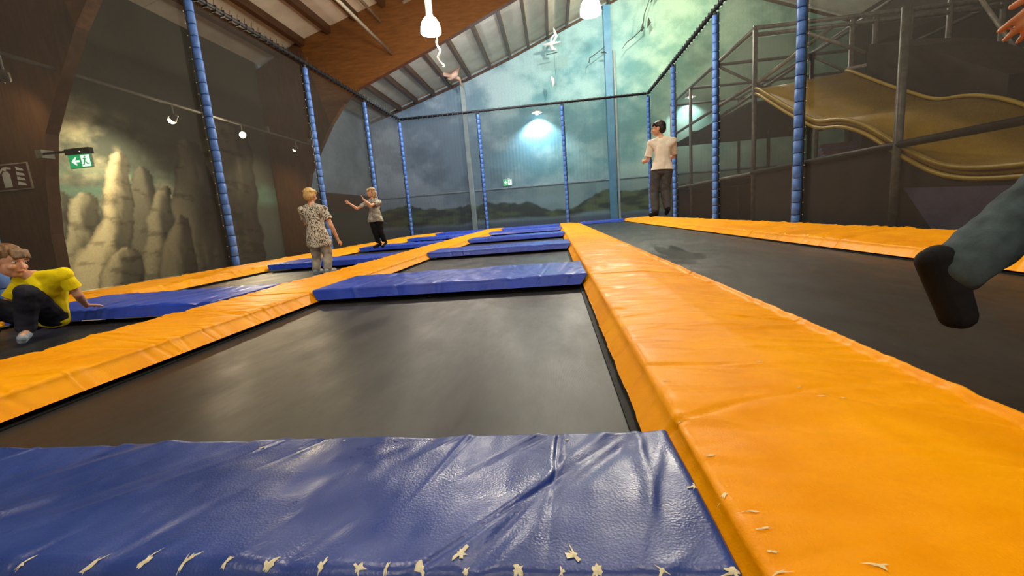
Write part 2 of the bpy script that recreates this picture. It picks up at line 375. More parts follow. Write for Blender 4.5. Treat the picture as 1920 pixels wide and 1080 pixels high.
# ------------------------------------------------------------------ pads
def pad(name, along, c0, c1, w0, w1, H, slant, m, label, cat='pad', group=None, nu=90, nv=26, seed=0, amp=.010, dens=9, zt=0.0, tilt=(0, 0), crease=None, diag=0.0, low=.008, inset=0.0, foldround=.022, es=0.0):
    """A vinyl covered foam pad. along 'y' or 'x'; c0..c1 its length, w0..w1 its width, top at zt, side faces leaning out by slant (low side, high side)."""
    rs = np.random.RandomState(seed); L = c1-c0; Wd = w1-w0; r = foldround
    prof = []  # (v, z, s, top weight): s = distance from fold, >=0 on top
    for t in np.linspace(1, 0, 5): prof.append((-slant[0]*t, -H*t if t == 1 else -r-(H-r)*t, -r-(H-r)*t, 0))
    prof[0] = (-slant[0], -H, -H, 0)
    for a in (22, 45, 68): a_ = math.radians(a); prof.append((r*(1-math.cos(a_)), -r*(1-math.sin(a_)), 0, a/90))
    vt = np.linspace(0, 1, nv); vt = .5-.5*np.cos(math.pi*vt)*(.35)-(vt-.5)*-.65 if False else vt
    for t in vt:
        v = r+(Wd-2*r)*t; prof.append((v, 0, min(v, Wd-v), 1))
    for a in (68, 45, 22): a_ = math.radians(a); prof.append((Wd-r*(1-math.cos(a_)), -r*(1-math.sin(a_)), 0, a/90))
    for t in np.linspace(0, 1, 5): prof.append((Wd+slant[1]*t, -r-(H-r)*t, -r-(H-r)*t, 0))
    prof = np.array(prof); npf = len(prof)
    us = np.concatenate([[0, .006, .018], np.linspace(.03, L-.03, nu), [L-.018, L-.006, L]])
    nu2 = len(us); U = np.repeat(us[:, None], npf, 1); Vv = np.repeat(prof[None, :, 0], nu2, 0); Z = np.repeat(prof[None, :, 1], nu2, 0)
    Sd = np.repeat(prof[None, :, 2], nu2, 0); T = np.repeat(prof[None, :, 3], nu2, 0)
    D = np.zeros_like(U)
    for side in (0, 1):
        dv = np.abs(Vv if side == 0 else Wd-Vv); k = int(L*dens)
        for i in range(k):
            u0 = rs.uniform(0, L); s = rs.uniform(.006, .03)*(1 if rs.rand() < .7 else 2.2); A = amp*rs.uniform(.25, 1)*rs.choice([-1, 1], p=[.6, .4])
            ln = Wd*rs.uniform(.10, .75); kk = rs.uniform(-.5, .5)+diag*(1 if side == 0 else -1)
            D += A*np.exp(-((U-u0-kk*dv)/s)**2)*np.exp(-(dv/ln)**1.5)
    D += low*2*(fbm(U*1.3+seed, Vv*2.2+seed, 4, seed)-.5)
    D += amp*.9*(fbm(U*9+seed*3, Vv*2.5, 3, seed+5)-.5)
    endf = np.clip(np.minimum(U, L-U)/.12, 0, 1); D = D*(.12+.88*endf)
    Z = Z+D*np.clip(T, .15, 1)
    Vv = Vv+np.where((T < 1) & (np.arange(npf)[None, :] < npf/2), -D*.6*(1-T), 0)+np.where((T < 1) & (np.arange(npf)[None, :] >= npf/2), D*.6*(1-T), 0)
    tv = np.clip(Vv/Wd, 0, 1); Z = Z+tilt[0]*(1-tv)+tilt[1]*tv
    if crease: # (position fraction, depth of the groove, drop of the far half)
        cp, cd, dr = crease; wob = .018*(fbm(U*2, U*0, 3, 3)-.5)
        Z = Z-dr*np.clip((Vv/Wd-wob-cp)/(1-cp), 0, 1)*np.clip(T, .3, 1)
    # round the ends
    er = np.zeros(nu2); er[0] = er[-1] = .020; er[1] = er[-2] = .007
    Z = Z-er[:, None]*T
    if es: kz = np.clip(-Z/H, 0, 1)*es; U = kz+U*(L-2*kz)/L
    if along == 'y': P = np.stack([w0+Vv, c0+U, zt+Z], -1)
    else: P = np.stack([c0+U, w0+Vv, zt+Z], -1)
    Vl = P.reshape(-1, 3); idx = np.arange(nu2*npf).reshape(nu2, npf)
    F = np.stack([idx[:-1, :-1], idx[1:, :-1], idx[1:, 1:], idx[:-1, 1:]], -1).reshape(-1, 4)
    if along == 'y': F = F[:, ::-1]
    Fl = F.tolist(); bot = [[idx[0, 0], idx[-1, 0], idx[-1, -1], idx[0, -1]]]
    Fl += bot; Fl += [idx[0, :].tolist(), idx[-1, ::-1].tolist()]
    cx = ((w0+w1)/2, (c0+c1)/2) if along == 'y' else ((c0+c1)/2, (w0+w1)/2)
    o = mesh_obj(name, Vl, Fl, m, None, True, (cx[0], cx[1], zt-H)); fix_normals(o)
    for q in list(o.data.polygons)[-3:]: q.use_smooth = False
    tag(o, label, cat, group); return o

# cross pads (blue) of the middle lane: front fold y, back y
MIDX = (-2.13, 0.245)
blueY = [(3.53, 4.42), (7.02, 7.93), (10.52, 11.42), (14.12, 15.0), (17.6, 18.5)]
near_blue = pad('cross_pad', 'x', -2.118, .248, .553, .99, .075, (.012, .03), M['blue_dark'], 'large worn dark blue cross pad with torn seam in the foreground', 'pad', 'blue pads across the middle lane', nu=620, nv=90, seed=11, amp=.0075, dens=17, diag=.55, low=.016, zt=.0, es=.066)
midlab = ['wide blue cross pad directly beyond the empty foreground trampoline bed', 'second blue cross pad beyond the foreground pad in the middle lane', 'third blue cross pad beyond the foreground pad in the middle lane', 'fourth blue cross pad beyond the foreground pad, thin strip far down the middle lane', 'last blue cross pad of the middle lane, nearest the back net']
for i, (a, b) in enumerate(blueY):
    pad('cross_pad', 'x', MIDX[0]-.005, MIDX[1]+.012, a, b, .085, (.035, .03), M['blue'], midlab[i], 'pad', 'blue pads across the middle lane', nu=220 if i < 2 else 90, nv=22 if i < 2 else 14, seed=20+i, low=.004, amp=.007, dens=10, zt=.012, es=.07)
LX = (-4.80, -2.86)
leftlab = ['blue cross pad under the hand of the crouching child in yellow', 'blue cross pad directly behind the blond child in the patterned shirt', 'blue cross pad behind the blond child by the feet of the arm-waving child', 'blue cross pad farther back than the arm-waving child in the left lane', 'last blue cross pad of the left lane, nearest the back net']
for i, (a, b) in enumerate([(3.25, 4.2)]+blueY[1:]):
    if i > 0: a -= .2; b -= .1
    pad('cross_pad', 'x', LX[0]-.03, LX[1]+.03, a, b, .085, (.035, .03), M['blue'], leftlab[i], 'pad', 'blue pads across the left lane', nu=160 if i < 2 else 90, nv=18, seed=40+i, amp=.009, dens=10, zt=.012, es=.07)
# dark blue end pads along the back net
for (x0, x1, lab) in ((-4.78, -2.88, 'dark blue end pad at the foot of the back net behind the left lane'), (-2.1, .22, 'dark blue end pad at the foot of the back net behind the middle lane'), (1.09, 2.95, 'dark blue end pad at the foot of the back net behind the right lane')):
    pad('end_pad', 'x', x0, x1, 18.56, 19.2, .085, (.03, .03), M['blue'], lab, 'pad', 'end pads along the back net', nu=60, nv=10, seed=int(70+x0*3), amp=.006, es=.06)
# long orange pads, pieces of 3.53 m
ORY = [(-2.6, .0), (.0, 3.52), (3.53, 7.05), (7.06, 10.58), (10.59, 14.1), (14.11, 17.6), (17.61, 19.2)]
ordw = ['outside the photo, behind the camera', 'nearest to the camera', 'second from the camera', 'third from the camera', 'fourth from the camera', 'fifth from the camera', 'farthest, touching the back net']
def strip(x0, x1, slant, name, what, seed, **kw):
    for i, (a, b) in enumerate(ORY):
        if i == 0: a0 = a
        q = dict(nu=60 if i in (0, 6) else (520 if i == 1 else 200 if i == 2 else 110), nv=44 if i == 1 else 20, amp=.008 if i < 2 else .013, dens=15 if i < 3 else 8)
        q.update(kw)
        pad(name, 'y', a+.003, b-.003, x0, x1, .085, slant, M['orange'], f'orange {what}, piece {ordw[i]}', 'pad', f'pieces of the orange {what}', seed=seed+i, **q)
strip(.262, 1.065, (.055, .02), 'edge_pad', 'walkway pad between middle and right lane', 100, crease=(.52, .0, .05), tilt=(0, 0))
strip(-2.835, -2.13, (.02, .065), 'edge_pad', 'walkway pad between left and middle lane', 120)
strip(3.02, 4.06, (.06, .0), 'edge_pad', 'side pad along the right net', 140, tilt=(-.01, .02))
strip(-6.28, -4.88, (.0, .06), 'edge_pad', 'side pad along the left net', 160, tilt=(-.04, 0))

# torn spots showing the pale backing on the foreground pads (parts of their pad)
def top_z(o, x, y):
    hit, loc, nor, fi = o.ray_cast(Vector((x, y, 2))-Vector(o.location), Vector((0, 0, -1)))
    return (loc.z+o.location.z) if hit else 0
def tear(o, x, y, sx, sy, seed, n=11, rot=0, m=None):
    rs = random.Random(seed); V = []; k = n*2; ca, sa = math.cos(rot), math.sin(rot)
    for j in range(k):
        t = 2*math.pi*j/k; rr = rs.choice([.25, .35, .5, .6, 1.15])*rs.uniform(.8, 1.15)
        a, b = math.cos(t)*rr*sx, math.sin(t)*rr*sy; px, py = x+a*ca-b*sa, y+a*sa+b*ca
        V.append((px, py, top_z(o, px, py)+.0016))
    V.append((x, y, top_z(o, x, y)+.0035)); F = [(j, (j+1) % k, k) for j in range(k)]
    return mesh_obj('tear', V, F, m or M['cream'], o, True)
bpy.context.view_layer.update()
ny = .564
for i, (x, y, sx, sy, rt) in enumerate([(-.93, ny, .006, .022, -.5), (-.80, ny, .007, .030, -.5), (-.70, ny+.004, .006, .02, -.5), (-.63, ny, .010, .030, -.5), (-.555, ny, .006, .022, -.4), (-.485, ny, .014, .022, -.3),
        (-.395, ny, .006, .018, -.2), (-.335, ny, .015, .016, 0), (-.29, ny, .006, .016, 0), (-.233, ny, .010, .016, 0), (-.178, ny+.028, .012, .016, 0), (-.165, ny, .010, .020, 0), (-.085, ny, .020, .018, 0), (-.02, ny, .006, .014, 0),
        (.032, ny, .024, .030, 0), (.0, ny+.03, .010, .032, .6), (.125, ny, .012, .012, 0), (.222, ny+.0, .022, .012, 0), (.0, .945, .009, .008, 0), (.228, .755, .012, .010, .5), (-.33, .965, .004, .004, 0), (-.55, .955, .008, .003, .5), (-.75, .93, .012, .003, .6)]):
    tear(near_blue, x, y, sx, sy, 300+i, 8, rt)
orn = [o for o in bpy.data.objects if o.get('label', '') == 'orange walkway pad between middle and right lane, piece nearest to the camera'][0]
M['worn'] = mat_noise('worn_orange_backing', srgb(222, 196, 140), srgb(240, 220, 176), 60, .8)
for i, (x, y, sx, sy, rt) in enumerate([(.275, .735, .016, .010, .4), (.30, .69, .022, .003, .1), (.297, .645, .022, .003, .15), (.292, .600, .018, .003, .1), (.285, .565, .02, .005, .1), (.29, .86, .02, .003, 0), (.42, .575, .022, .008, 0),
        (.66, 1.12, .018, .003, 0), (.71, 1.12, .008, .003, 0), (.62, 1.38, .012, .003, 0), (.275, 1.02, .02, .003, 0), (.30, 1.25, .03, .002, 0), (.64, 1.19, .01, .003, .2)]):
    tear(orn, x, y, sx, sy, 400+i, 7, rt, M['worn'])

# ------------------------------------------------------------------ trampoline beds
def trampoline(x0, x1, y0, y1, label, group, sag=.012, n=24):
    e = empty('trampoline', ((x0+x1)/2, (y0+y1)/2, FZ), label, 'trampoline', group)
    nx, ny_ = n, max(n, int(n*(y1-y0)/2.6)); xs = np.linspace(x0+.03, x1-.03, nx); ys = np.linspace(y0+.03, y1-.03, ny_)
    X, Y = np.meshgrid(xs, ys, indexing='ij'); tx = (X-x0)/(x1-x0); ty = (Y-y0)/(y1-y0)
    Z = -.115-sag*4*(tx*(1-tx))*np.clip(4*ty*(1-ty), 0, 1)+.004*(fbm(X*1.4, Y*1.4, 3, int(abs(x0)*9))-.5)
    idx = np.arange(nx*ny_).reshape(nx, ny_); F = np.stack([idx[:-1, :-1], idx[1:, :-1], idx[1:, 1:], idx[:-1, 1:]], -1).reshape(-1, 4)
    mesh_obj('jump_mat', np.stack([X, Y, Z], -1).reshape(-1, 3), F.tolist(), M['bed'], e, True)
    w = .045; fr = MB()
    for (a, b, c, d) in ((x0-.05, x0+w, y0-.05, y1+.05), (x1-w, x1+.05, y0-.05, y1+.05), (x0+w, x1-w, y0-.05, y0+w), (x0+w, x1-w, y1-w, y1+.05)): fr.box(a, b, c, d, -.2, -.108)
    fr.build('frame', M['black'], e)
    for a in (x0-.02, x1-.03):
        for b in (y0-.02, y1-.03): MB().box(a, a+.05, b, b+.05, FZ, -.2).build('leg', M['black'], e)
    return e
bl = ['empty black trampoline bed in front of the foreground blue pad, mostly outside the photo', 'large empty black trampoline bed right behind the foreground blue pad', 'second black trampoline bed of the middle lane, behind the wide blue pad', 'third black trampoline bed of the middle lane', 'fourth black trampoline bed of the middle lane', 'last black trampoline bed of the middle lane by the back net']
ll = ['black trampoline bed under the crouching child in yellow', 'black trampoline bed under the blond child in patterned shirt', 'black trampoline bed below the arm-waving child', 'fourth black trampoline bed of the left lane', 'last black trampoline bed of the left lane by the back net']
edges = [(-2.5, .62), (.93, 3.6), (4.36, 7.08), (7.87, 10.58), (11.36, 14.18), (14.94, 17.66)]
for i, (a, b) in enumerate(edges):
    trampoline(-2.10, .225, a, b, bl[i], 'trampolines of the middle lane')
for i, (a, b) in enumerate([(-2.5, 3.32)]+[(a-.2, b-.2) for a, b in edges[2:]]):
    trampoline(-4.86, -2.84, a, b, ll[i], 'trampolines of the left lane')
trampoline(1.07, 2.99, -2.5, 18.6, 'long black tumbling trampoline bed of the right lane', 'trampolines of the right lane', sag=.02)

# ------------------------------------------------------------------ net posts, rails and nets
XL, XR, YB, ZT = -6.41, 4.155, 19.34, 4.99
SEG = .205
def unit_sleeve():
    me = MB().lathe((0, 0, 0), [(0, 0), (.058, 0), (.065, .007), (.066, SEG*.5), (.065, SEG-.017), (.058, SEG-.010), (0, SEG-.010)], 12)
    o = me.build('foam_sleeve', M['foam_blue'], None, True); return o
proto = unit_sleeve(); sleeve_me = proto.data; bpy.data.objects.remove(proto)
def post(x, y, label):
    e = empty('net_post', (x, y, FZ), label, 'post', 'blue foam-wrapped net posts')
    MB().tube([(x, y, FZ), (x, y, ZT-.07)], .045, 10).build('pole', M['black_tape'], e)
    z = -.06; k = 0; ties = MB()
    while z+SEG < ZT-.06:
        o = bpy.data.objects.new('foam_sleeve', sleeve_me); link(o, e); o.location = (random.uniform(-.004, .004), random.uniform(-.004, .004), z-FZ); o.rotation_euler = (0, 0, random.uniform(0, 6))
        sx = 1 if x < 0 else -1
        ties.box(x-sx*.074-.005, x-sx*.074+.005, y-.075, y-.062, z-.011, z+.001)
        z += SEG; k += 1
    t = ties.build('net_tie', M['white'], e); t['kind'] = 'stuff'
    # net binding rope down the side of the post
    s = -1 if x < 0 else 1
    MB().tube([(x+s*.07, y-.02, FZ+1.0), (x+s*.07, y-.02, ZT-.075)], .02, 6).build('net_binding', M['black_tape'], e)
post(XL, 4.42, 'blue foam-wrapped net post at the left edge beside the child in yellow')
post(XL, 8.16, 'nearest complete blue foam-wrapped post of the left net')
post(XL, 11.97, 'blue foam-wrapped post of the left net just behind the blond child')
post(XL, 15.71, 'blue foam-wrapped post of the left net behind the arm-waving child')
post(XL, YB, 'blue foam-wrapped corner post where left and back nets meet')
post(-2.936, YB, 'left of the two middle posts of the back net')
post(.631, YB, 'right of the two middle posts of the back net')
post(XR, YB, 'corner post where back and right nets meet, left of the boy in white')
post(XR, 15.57, 'blue foam-wrapped post of the right net directly beside the boy in white')
post(XR, 11.81, 'blue foam-wrapped post of the right net, second nearest to the camera')
post(XR, 8.02, 'tall bright blue foam-wrapped post nearest to the camera on the right net')
def rail(p, q, name_lab, up_ticks):
    p, q = Vector(p), Vector(q)
    e = empty('net_rail', ((p+q)/2), name_lab, 'rail', 'black top rails of the nets')
    MB().tube([p, q], .05, 10).build('rail_tube', M['black_tape'], e, True)
    n = int((q-p).length/.22); tk = MB(); d = (q-p).normalized()
    for i in range(n):
        c = p+(q-p)*((i+.5)/n); tk.tube([c-d*.03+Vector((0, 0, .055)), c+Vector((0, 0, .0)), c+d*.03+Vector((0, 0, -.075))], .062, 6, False) if False else None
        tk.box(c.x-.010-abs(d.y)*.044, c.x+.010+abs(d.y)*.044, c.y-.010-abs(d.x)*.044, c.y+.010+abs(d.x)*.044, c.z-.066, c.z+.054)
        if up_ticks: tk.tube([c+Vector((0, 0, .05)), c+Vector((.01, .02, .05+random.uniform(.05, .15)))], .006, 4)
    t = tk.build('net_lacing', M['black_tape'], e); t['kind'] = 'stuff'
rail((XL, .5, ZT), (XL, YB, ZT), 'black laced top rail of the left net', True)
rail((XL+.062, YB, ZT), (XR-.062, YB, ZT), 'black laced top rail of the back net', False)
rail((XR, .5, ZT), (XR, YB, ZT), 'black laced top rail of the right net', False)
def net(name_lab, fn, us, vs, m):
    U, Vv = np.meshgrid(us, vs, indexing='ij'); P = fn(U, Vv); nu, nv = U.shape; idx = np.arange(nu*nv).reshape(nu, nv)
    F = np.stack([idx[:-1, :-1], idx[1:, :-1], idx[1:, 1:], idx[:-1, 1:]], -1).reshape(-1, 4)
    o = mesh_obj('safety_net', P.reshape(-1, 3), F.tolist(), m, None, True); tag(o, name_lab, 'net', 'black safety nets')
net('fine black safety net along the left side', lambda u, v: np.stack([XL-.11-.03*np.sin(v/5*3.1)*np.sin(u*.84), u, v], -1), np.linspace(.5, YB, 80), np.linspace(-.05, ZT, 24), M['net'])
net('fine black safety net across the back', lambda u, v: np.stack([u, YB+.11+.03*np.sin(v/5*3.1)*np.sin(u*.9), v], -1), np.linspace(XL, XR, 60), np.linspace(-.05, ZT, 24), M['net_back'])
net('fine black safety net along the right side', lambda u, v: np.stack([XR+.11+.03*np.sin(v/5*3.1)*np.sin(u*.84), u, v], -1), np.linspace(.5, YB, 80), np.linspace(-.05, ZT, 24), M['net_right'])

# ------------------------------------------------------------------ lamps
M['lamp'] = mat_emit('pendant_glass', (1, .86, .64, 1), 110)
def light(name, typ, loc, e, col, parent=None, **kw):
    d = bpy.data.lights.new(name, typ); d.energy = e; d.color = col
    for k, v in kw.items(): setattr(d, k, v)
    o = bpy.data.objects.new(name, d); o.location = Vector(loc)-origin(parent); link(o, parent); return o
def pendant(x, y, z, label, power=PENDANT_W):
    """z: lower rim of the glass"""
    e = empty('pendant_lamp', (x, y, z), label, 'lamp', 'white bell-shaped pendant lamps')
    MB().lathe((x, y, z), [(.0, .03), (.19, .02), (.235, 0), (.24, .03), (.232, .12), (.205, .22), (.15, .31), (.09, .355), (.075, .36)], 28).build('lamp_shade', M['lamp'], e, True)
    MB().lathe((x, y, z), [(0, .36), (.085, .36), (.085, .40), (.078, .42), (.078, .80), (.085, .81), (.085, .85), (0, .85)], 20).build('lamp_housing', M['white'], e, True)
    top = gab(x)+.2
    MB().tube([(x, y, z+.84), (x, y, top)], .008, 6).build('cable', M['white'], e)
    light('bulb', 'POINT', (x, y, z-.08), power, (1, .90, .74), e, shadow_soft_size=.16)
pendant(-2.62, 11, 4.92, 'bell-shaped pendant lamp glowing in front of the wooden beam')
pendant(1.135, 11, 4.90, 'bell-shaped pendant lamp glowing in front of the sky mural')
for x, y, lab in ((-2.62, 3.6, 'pendant lamp above the foreground, outside the photo'), (1.135, 3.6, 'pendant lamp above the foreground walkway, outside the photo'), (-2.62, -3.8, 'pendant lamp behind the camera on the left, outside the photo'), (1.135, -3.8, 'pendant lamp behind the camera on the right, outside the photo'), ):
    pendant(x, y, 6.2, lab, 175 if y > 0 else 85)
for x, y, lab in ((3.6, 19.5, 'added unseen pendant lamp high under the roof before the mural, outside the photo'), (8.2, 20.5, 'added unseen pendant lamp high under the roof over the play tower, outside the photo')):
    pendant(x, y, 10.35, lab, 1900 if x < 5 else 500)  # extra lamps out of view, put in to brighten the mural wall
# bulkhead lamps added on the beam's unseen far face to brighten roof and mural
M['fill'] = mat_emit('fill_glass', (.86, .93, 1, 1), 20)
for x, z, lab in ((-4.3, 6.85, 'bulkhead lamp added on the hidden far side of the wooden beam, lower one'), (-1.0, 8.1, 'bulkhead lamp added on the hidden far side of the wooden beam, upper one')):
    e = empty('fill_lamp', (x, 16.12, z), lab, 'lamp', 'bulkhead lamps added behind the beam')
    MB().box(x-.2, x+.2, 16.121, 16.17, z-.09, z+.09).build('lamp_base', M['white'], e)
    MB().box(x-.18, x+.18, 16.17, 16.22, z-.07, z+.07).build('lamp_glass', M['fill'], e)
    light('lamp_light', 'POINT', (x, 16.42, z), 950, (.84, .92, 1), e, shadow_soft_size=.15)
# gooseneck wall lamps on the back wall
M['wall_lamp'] = mat_emit('cold_lamp_glass', (.78, .9, 1, 1), 30)
for x, z, lab, pw in ((-.557, 6.07, 'cold white wall lamp shining down behind the middle of the back net', 1900), (7.72, 6.05, 'cold white wall lamp shining down above the boy in white', 1300)):
    e = empty('wall_lamp', (x, YW, z), lab, 'lamp', 'cold white lamps on the back wall')
    MB().tube([(x, YW, z+.18), (x, YW-.25, z+.20), (x, YW-.42, z+.12)], .022, 8).build('lamp_arm', M['steel'], e)
    MB().lathe((x, YW-.42, z), [(.04, .13), (.12, .11), (.26, .02), (.30, -.04), (.29, -.05)], 24).build('lamp_shade', M['steel_light'], e, True)
    MB().lathe((x, YW-.42, z), [(0, -.16), (.06, -.15), (.11, -.09), (.12, -.02), (.09, .04), (0, .05)], 20).build('bulb_glass', M['wall_lamp'], e, True)
    l = light('lamp_light', 'SPOT', (x, YW-.42, z-.18), pw, (.78, .89, 1), e, spot_size=math.radians(125), spot_blend=.6, shadow_soft_size=.1)
    l.rotation_euler = (math.radians(14), 0, 0)
# lighting rail with spotlights along the left side
e = empty('conduit', (-8.4, 10, 3.62), 'thin pale pipe running along the left wall above the spotlights', 'pipe')
MB().tube([(-8.42, 2, 3.68), (-8.42, 15.8, 3.52)], .035, 8).build('pipe_run', M['pipe_dark'], e)
for y in (4, 7.5, 10.6, 13.0, 15.3): MB().box(-8.46, -8.38, y-.05, y+.05, 3.53, 3.72).build('pipe_clamp', M['pipe_dark'], e)
M['spot'] = mat_emit('spot_bulb', (1, .82, .5, 1), 60)
sl = ['small spotlight at the left edge of the photo', 'small spotlight above the painted rocks', 'brightest yellow spotlight between the first two left posts', 'small spotlight near the second left post above the dark column']
for (y, pw, tgt, lab) in ((6.52, 60, (-10.4, 7.6, 2.2), sl[0]), (9.63, 700, (-10.4, 9.6, 1.6), sl[1]), (11.85, 800, (-3, 4.0, 0), sl[2]), (14.39, 260, (-10.4, 15, 1.5), sl[3])):
    e = empty('spotlight', (-8.42, y, 3.30), lab, 'lamp', 'spotlights on the left lighting pipe')
    d = (Vector(tgt)-Vector((-8.42, y, 3.30))).normalized(); p = Vector((-8.42, y, 3.30))
    MB().tube([p+Vector((0, 0, 3.68-.16*(y-2)/13.8-.034-3.30)), p+Vector((0, 0, .06))], .015, 6).build('bracket', M['steel'], e)
    MB().tube([p-d*.09, p-d*.05, p+d*.02, p+d*.07], [.035, .06, .07, .085], 14).build('lamp_head', M['pipe_dark'], e)
    big = .085 if pw > 300 else .06
    MB().lathe((p.x+d.x*.08, p.y+d.y*.08, p.z+d.z*.08), [(0, -big), (big*.7, -big*.7), (big, 0), (big*.7, big*.7), (0, big)], 14).build('bulb', M['spot'], e, True)
    l = light('spot_light', 'SPOT', p+d*.2, pw, (1, .82, .52), e, spot_size=math.radians(150 if y == 11.85 else 100), spot_blend=.8, shadow_soft_size=.06)
    l.rotation_euler = d.to_track_quat('-Z', 'Y').to_euler()

# ------------------------------------------------------------------ signs
M['green'] = mat_emit('exit_green', srgb(30, 160, 90), 1.6)
M['signwhite'] = mat_emit('exit_white', srgb(225, 240, 230), 2.2)
M['sign_red'] = mat_noise('sign_red', srgb(78, 34, 30), srgb(90, 40, 35), 6, .5)
M['dark_case'] = mat_noise('dark_case', srgb(34, 28, 24), srgb(46, 40, 34), 6, .5)
def flat(polys, y, fx, name, m, parent):
    """polys in sign coordinates; fx maps (a, b) to world x, z"""
    mb = MB()
    for p in polys:
        mb.prism([fx(a, b) for a, b in p], 1, y-.003, y)
    return fix_normals(mb.build(name, m, parent))
def exit_sign(x0, z0, w, h, y, label, arm=None):
    e = empty('exit_sign', (x0+w/2, y, z0), label, 'sign', 'green emergency exit signs')
    fx = lambda a, b: (x0+a*w, z0+b*h)
    MB().box(x0-.02*w, x0+w*1.02, y+.004, y+.03, z0-.03*h, z0+h*1.03).build('sign_frame', M['white'], e)
    MB().box(x0, x0+w, y, y+.004, z0, z0+h).build('sign_face', M['green'], e)
    flat([[(.10, .5), (.28, .80), (.36, .80), (.27, .58), (.47, .58), (.47, .42), (.27, .42), (.36, .20), (.28, .20)]], y, fx, 'arrow_mark', M['signwhite'], e)
    flat([[(.56, .06), (.95, .06), (.95, .94), (.56, .94)]], y, fx, 'door_mark', M['signwhite'], e)
    runner = [[(.70, .78), (.74, .86), (.79, .82), (.77, .74)], [(.64, .70), (.76, .72), (.82, .60), (.78, .56), (.74, .64), (.66, .63)],
              [(.70, .70), (.76, .70), (.74, .44), (.68, .44)], [(.72, .46), (.76, .44), (.84, .30), (.92, .30), (.92, .24), (.80, .24)], [(.68, .46), (.73, .44), (.68, .20), (.58, .18), (.58, .23), (.65, .26)]]
    flat(runner, y-.003, fx, 'running_figure', M['green'], e)
    if arm:
        MB().box(x0-.03, x0+w+.02, y-.02, y+.06, z0+h*1.03, z0+h*1.03+.10).build('lamp_case', M['dark_case'], e)
        MB().box(arm, x0, y+.005, y+.03, z0+h*1.03+.05, z0+h*1.03+.085).build('bracket_arm', M['dark_case'], e)
        MB().box(arm-.10, arm+.02, y-.02, 7.305, z0+h*1.03-.0, z0+h*1.03+.14).build('bracket_plate', M['steel'], e)
        MB().lathe((x0+w*.62, y-.022, z0+h*1.2), [(0, -.012), (.012, 0), (0, .012)], 8).build('status_light', M['signwhite'], e)
    else:
        MB().box(x0+w*.5, x0+w*.8, y, y+.03, z0+h*1.05, z0+h*1.16).build('lamp_case', M['white'], e)
exit_sign(-8.36, 1.925, .425, .22, 7.12, 'green exit sign with white arrow hanging from bracket on the left column', -8.86)
exit_sign(-2.78, 2.24, .50, .34, YW-.05, 'small green exit sign on the back wall seen through the back net')
e = empty('extinguisher_sign', (-9.75, 7.28, 1.72), 'dark red fire extinguisher sign on the brown column at left edge', 'sign')
fx = lambda a, b: (-10.08+a*.66, 1.70+b*.43)
MB().box(-10.10, -9.40, 7.275, 7.295, 1.68, 2.15).build('sign_frame', M['steel_light'], e)
MB().box(-10.08, -9.42, 7.268, 7.275, 1.70, 2.13).build('sign_face', M['sign_red'], e)
flat([[(.20, .08), (.44, .08), (.44, .62), (.38, .74), (.26, .74), (.20, .62)], [(.28, .76), (.36, .76), (.36, .84), (.50, .80), (.52, .86), (.36, .92), (.24, .90), (.12, .70), (.16, .66), (.26, .82)]], 7.266, fx, 'extinguisher_mark', M['white'], e)
flat([[(.62+.02*k, .15+.2*k), (.90, .10+.2*k), (.86, .20+.2*k), (.76, .24+.2*k), (.66, .30+.2*k)] for k in range(4)], 7.266, fx, 'flame_mark', M['white'], e)

# ------------------------------------------------------------------ back wall columns, pipes, hanging figures
M['blue_col'] = mat_noise('blue_painted_steel', srgb(70, 130, 165), srgb(88, 150, 182), 1.5, .5)
M['pale_col'] = mat_noise('pale_painted_steel', srgb(140, 160, 165), srgb(165, 184, 186), 1.5, .5)
tag(MB().box(3.30, 3.68, YW-.30, YW-.02, FZ, gab(3.5)-.02).build('steel_column', M['blue_col']), 'blue painted steel column standing against the back mural', 'column', 'steel columns on the back wall')
tag(MB().tube([(3.82, YW-.08, FZ), (3.82, YW-.08, 8.9)], .07, 10).build('drain_pipe', M['pale_col']), 'thin pale pipe right beside the blue steel column', 'pipe')
tag(MB().box(-4.80, -4.55, YW-.22, YW-.02, FZ, gab(-4.7)-.02).build('steel_column', M['pale_col']), 'pale grey steel column on the left part of the back mural', 'column', 'steel columns on the back wall')
for (pts, lab) in (([(-5.23, 8, 6.37), (-5.23, 15.85, 6.37)], 'thin steel pipe ending at the wooden beam, left of the pendant lamp'), ([(-4.6, 15.7, 7.86), (-2.6, 15.7, 8.55)], 'thin pale pipe along the top of the wooden beam'), ([(-5.5, 8, 7.42), (-5.5, 15.85, 7.42)], 'thin pipe under the roof boards above the wooden beam')):
    o = MB().tube(pts, .05, 8).build('ceiling_pipe', M['steel_light'], None, True); tag(o, lab, 'pipe', 'pipes under the roof')
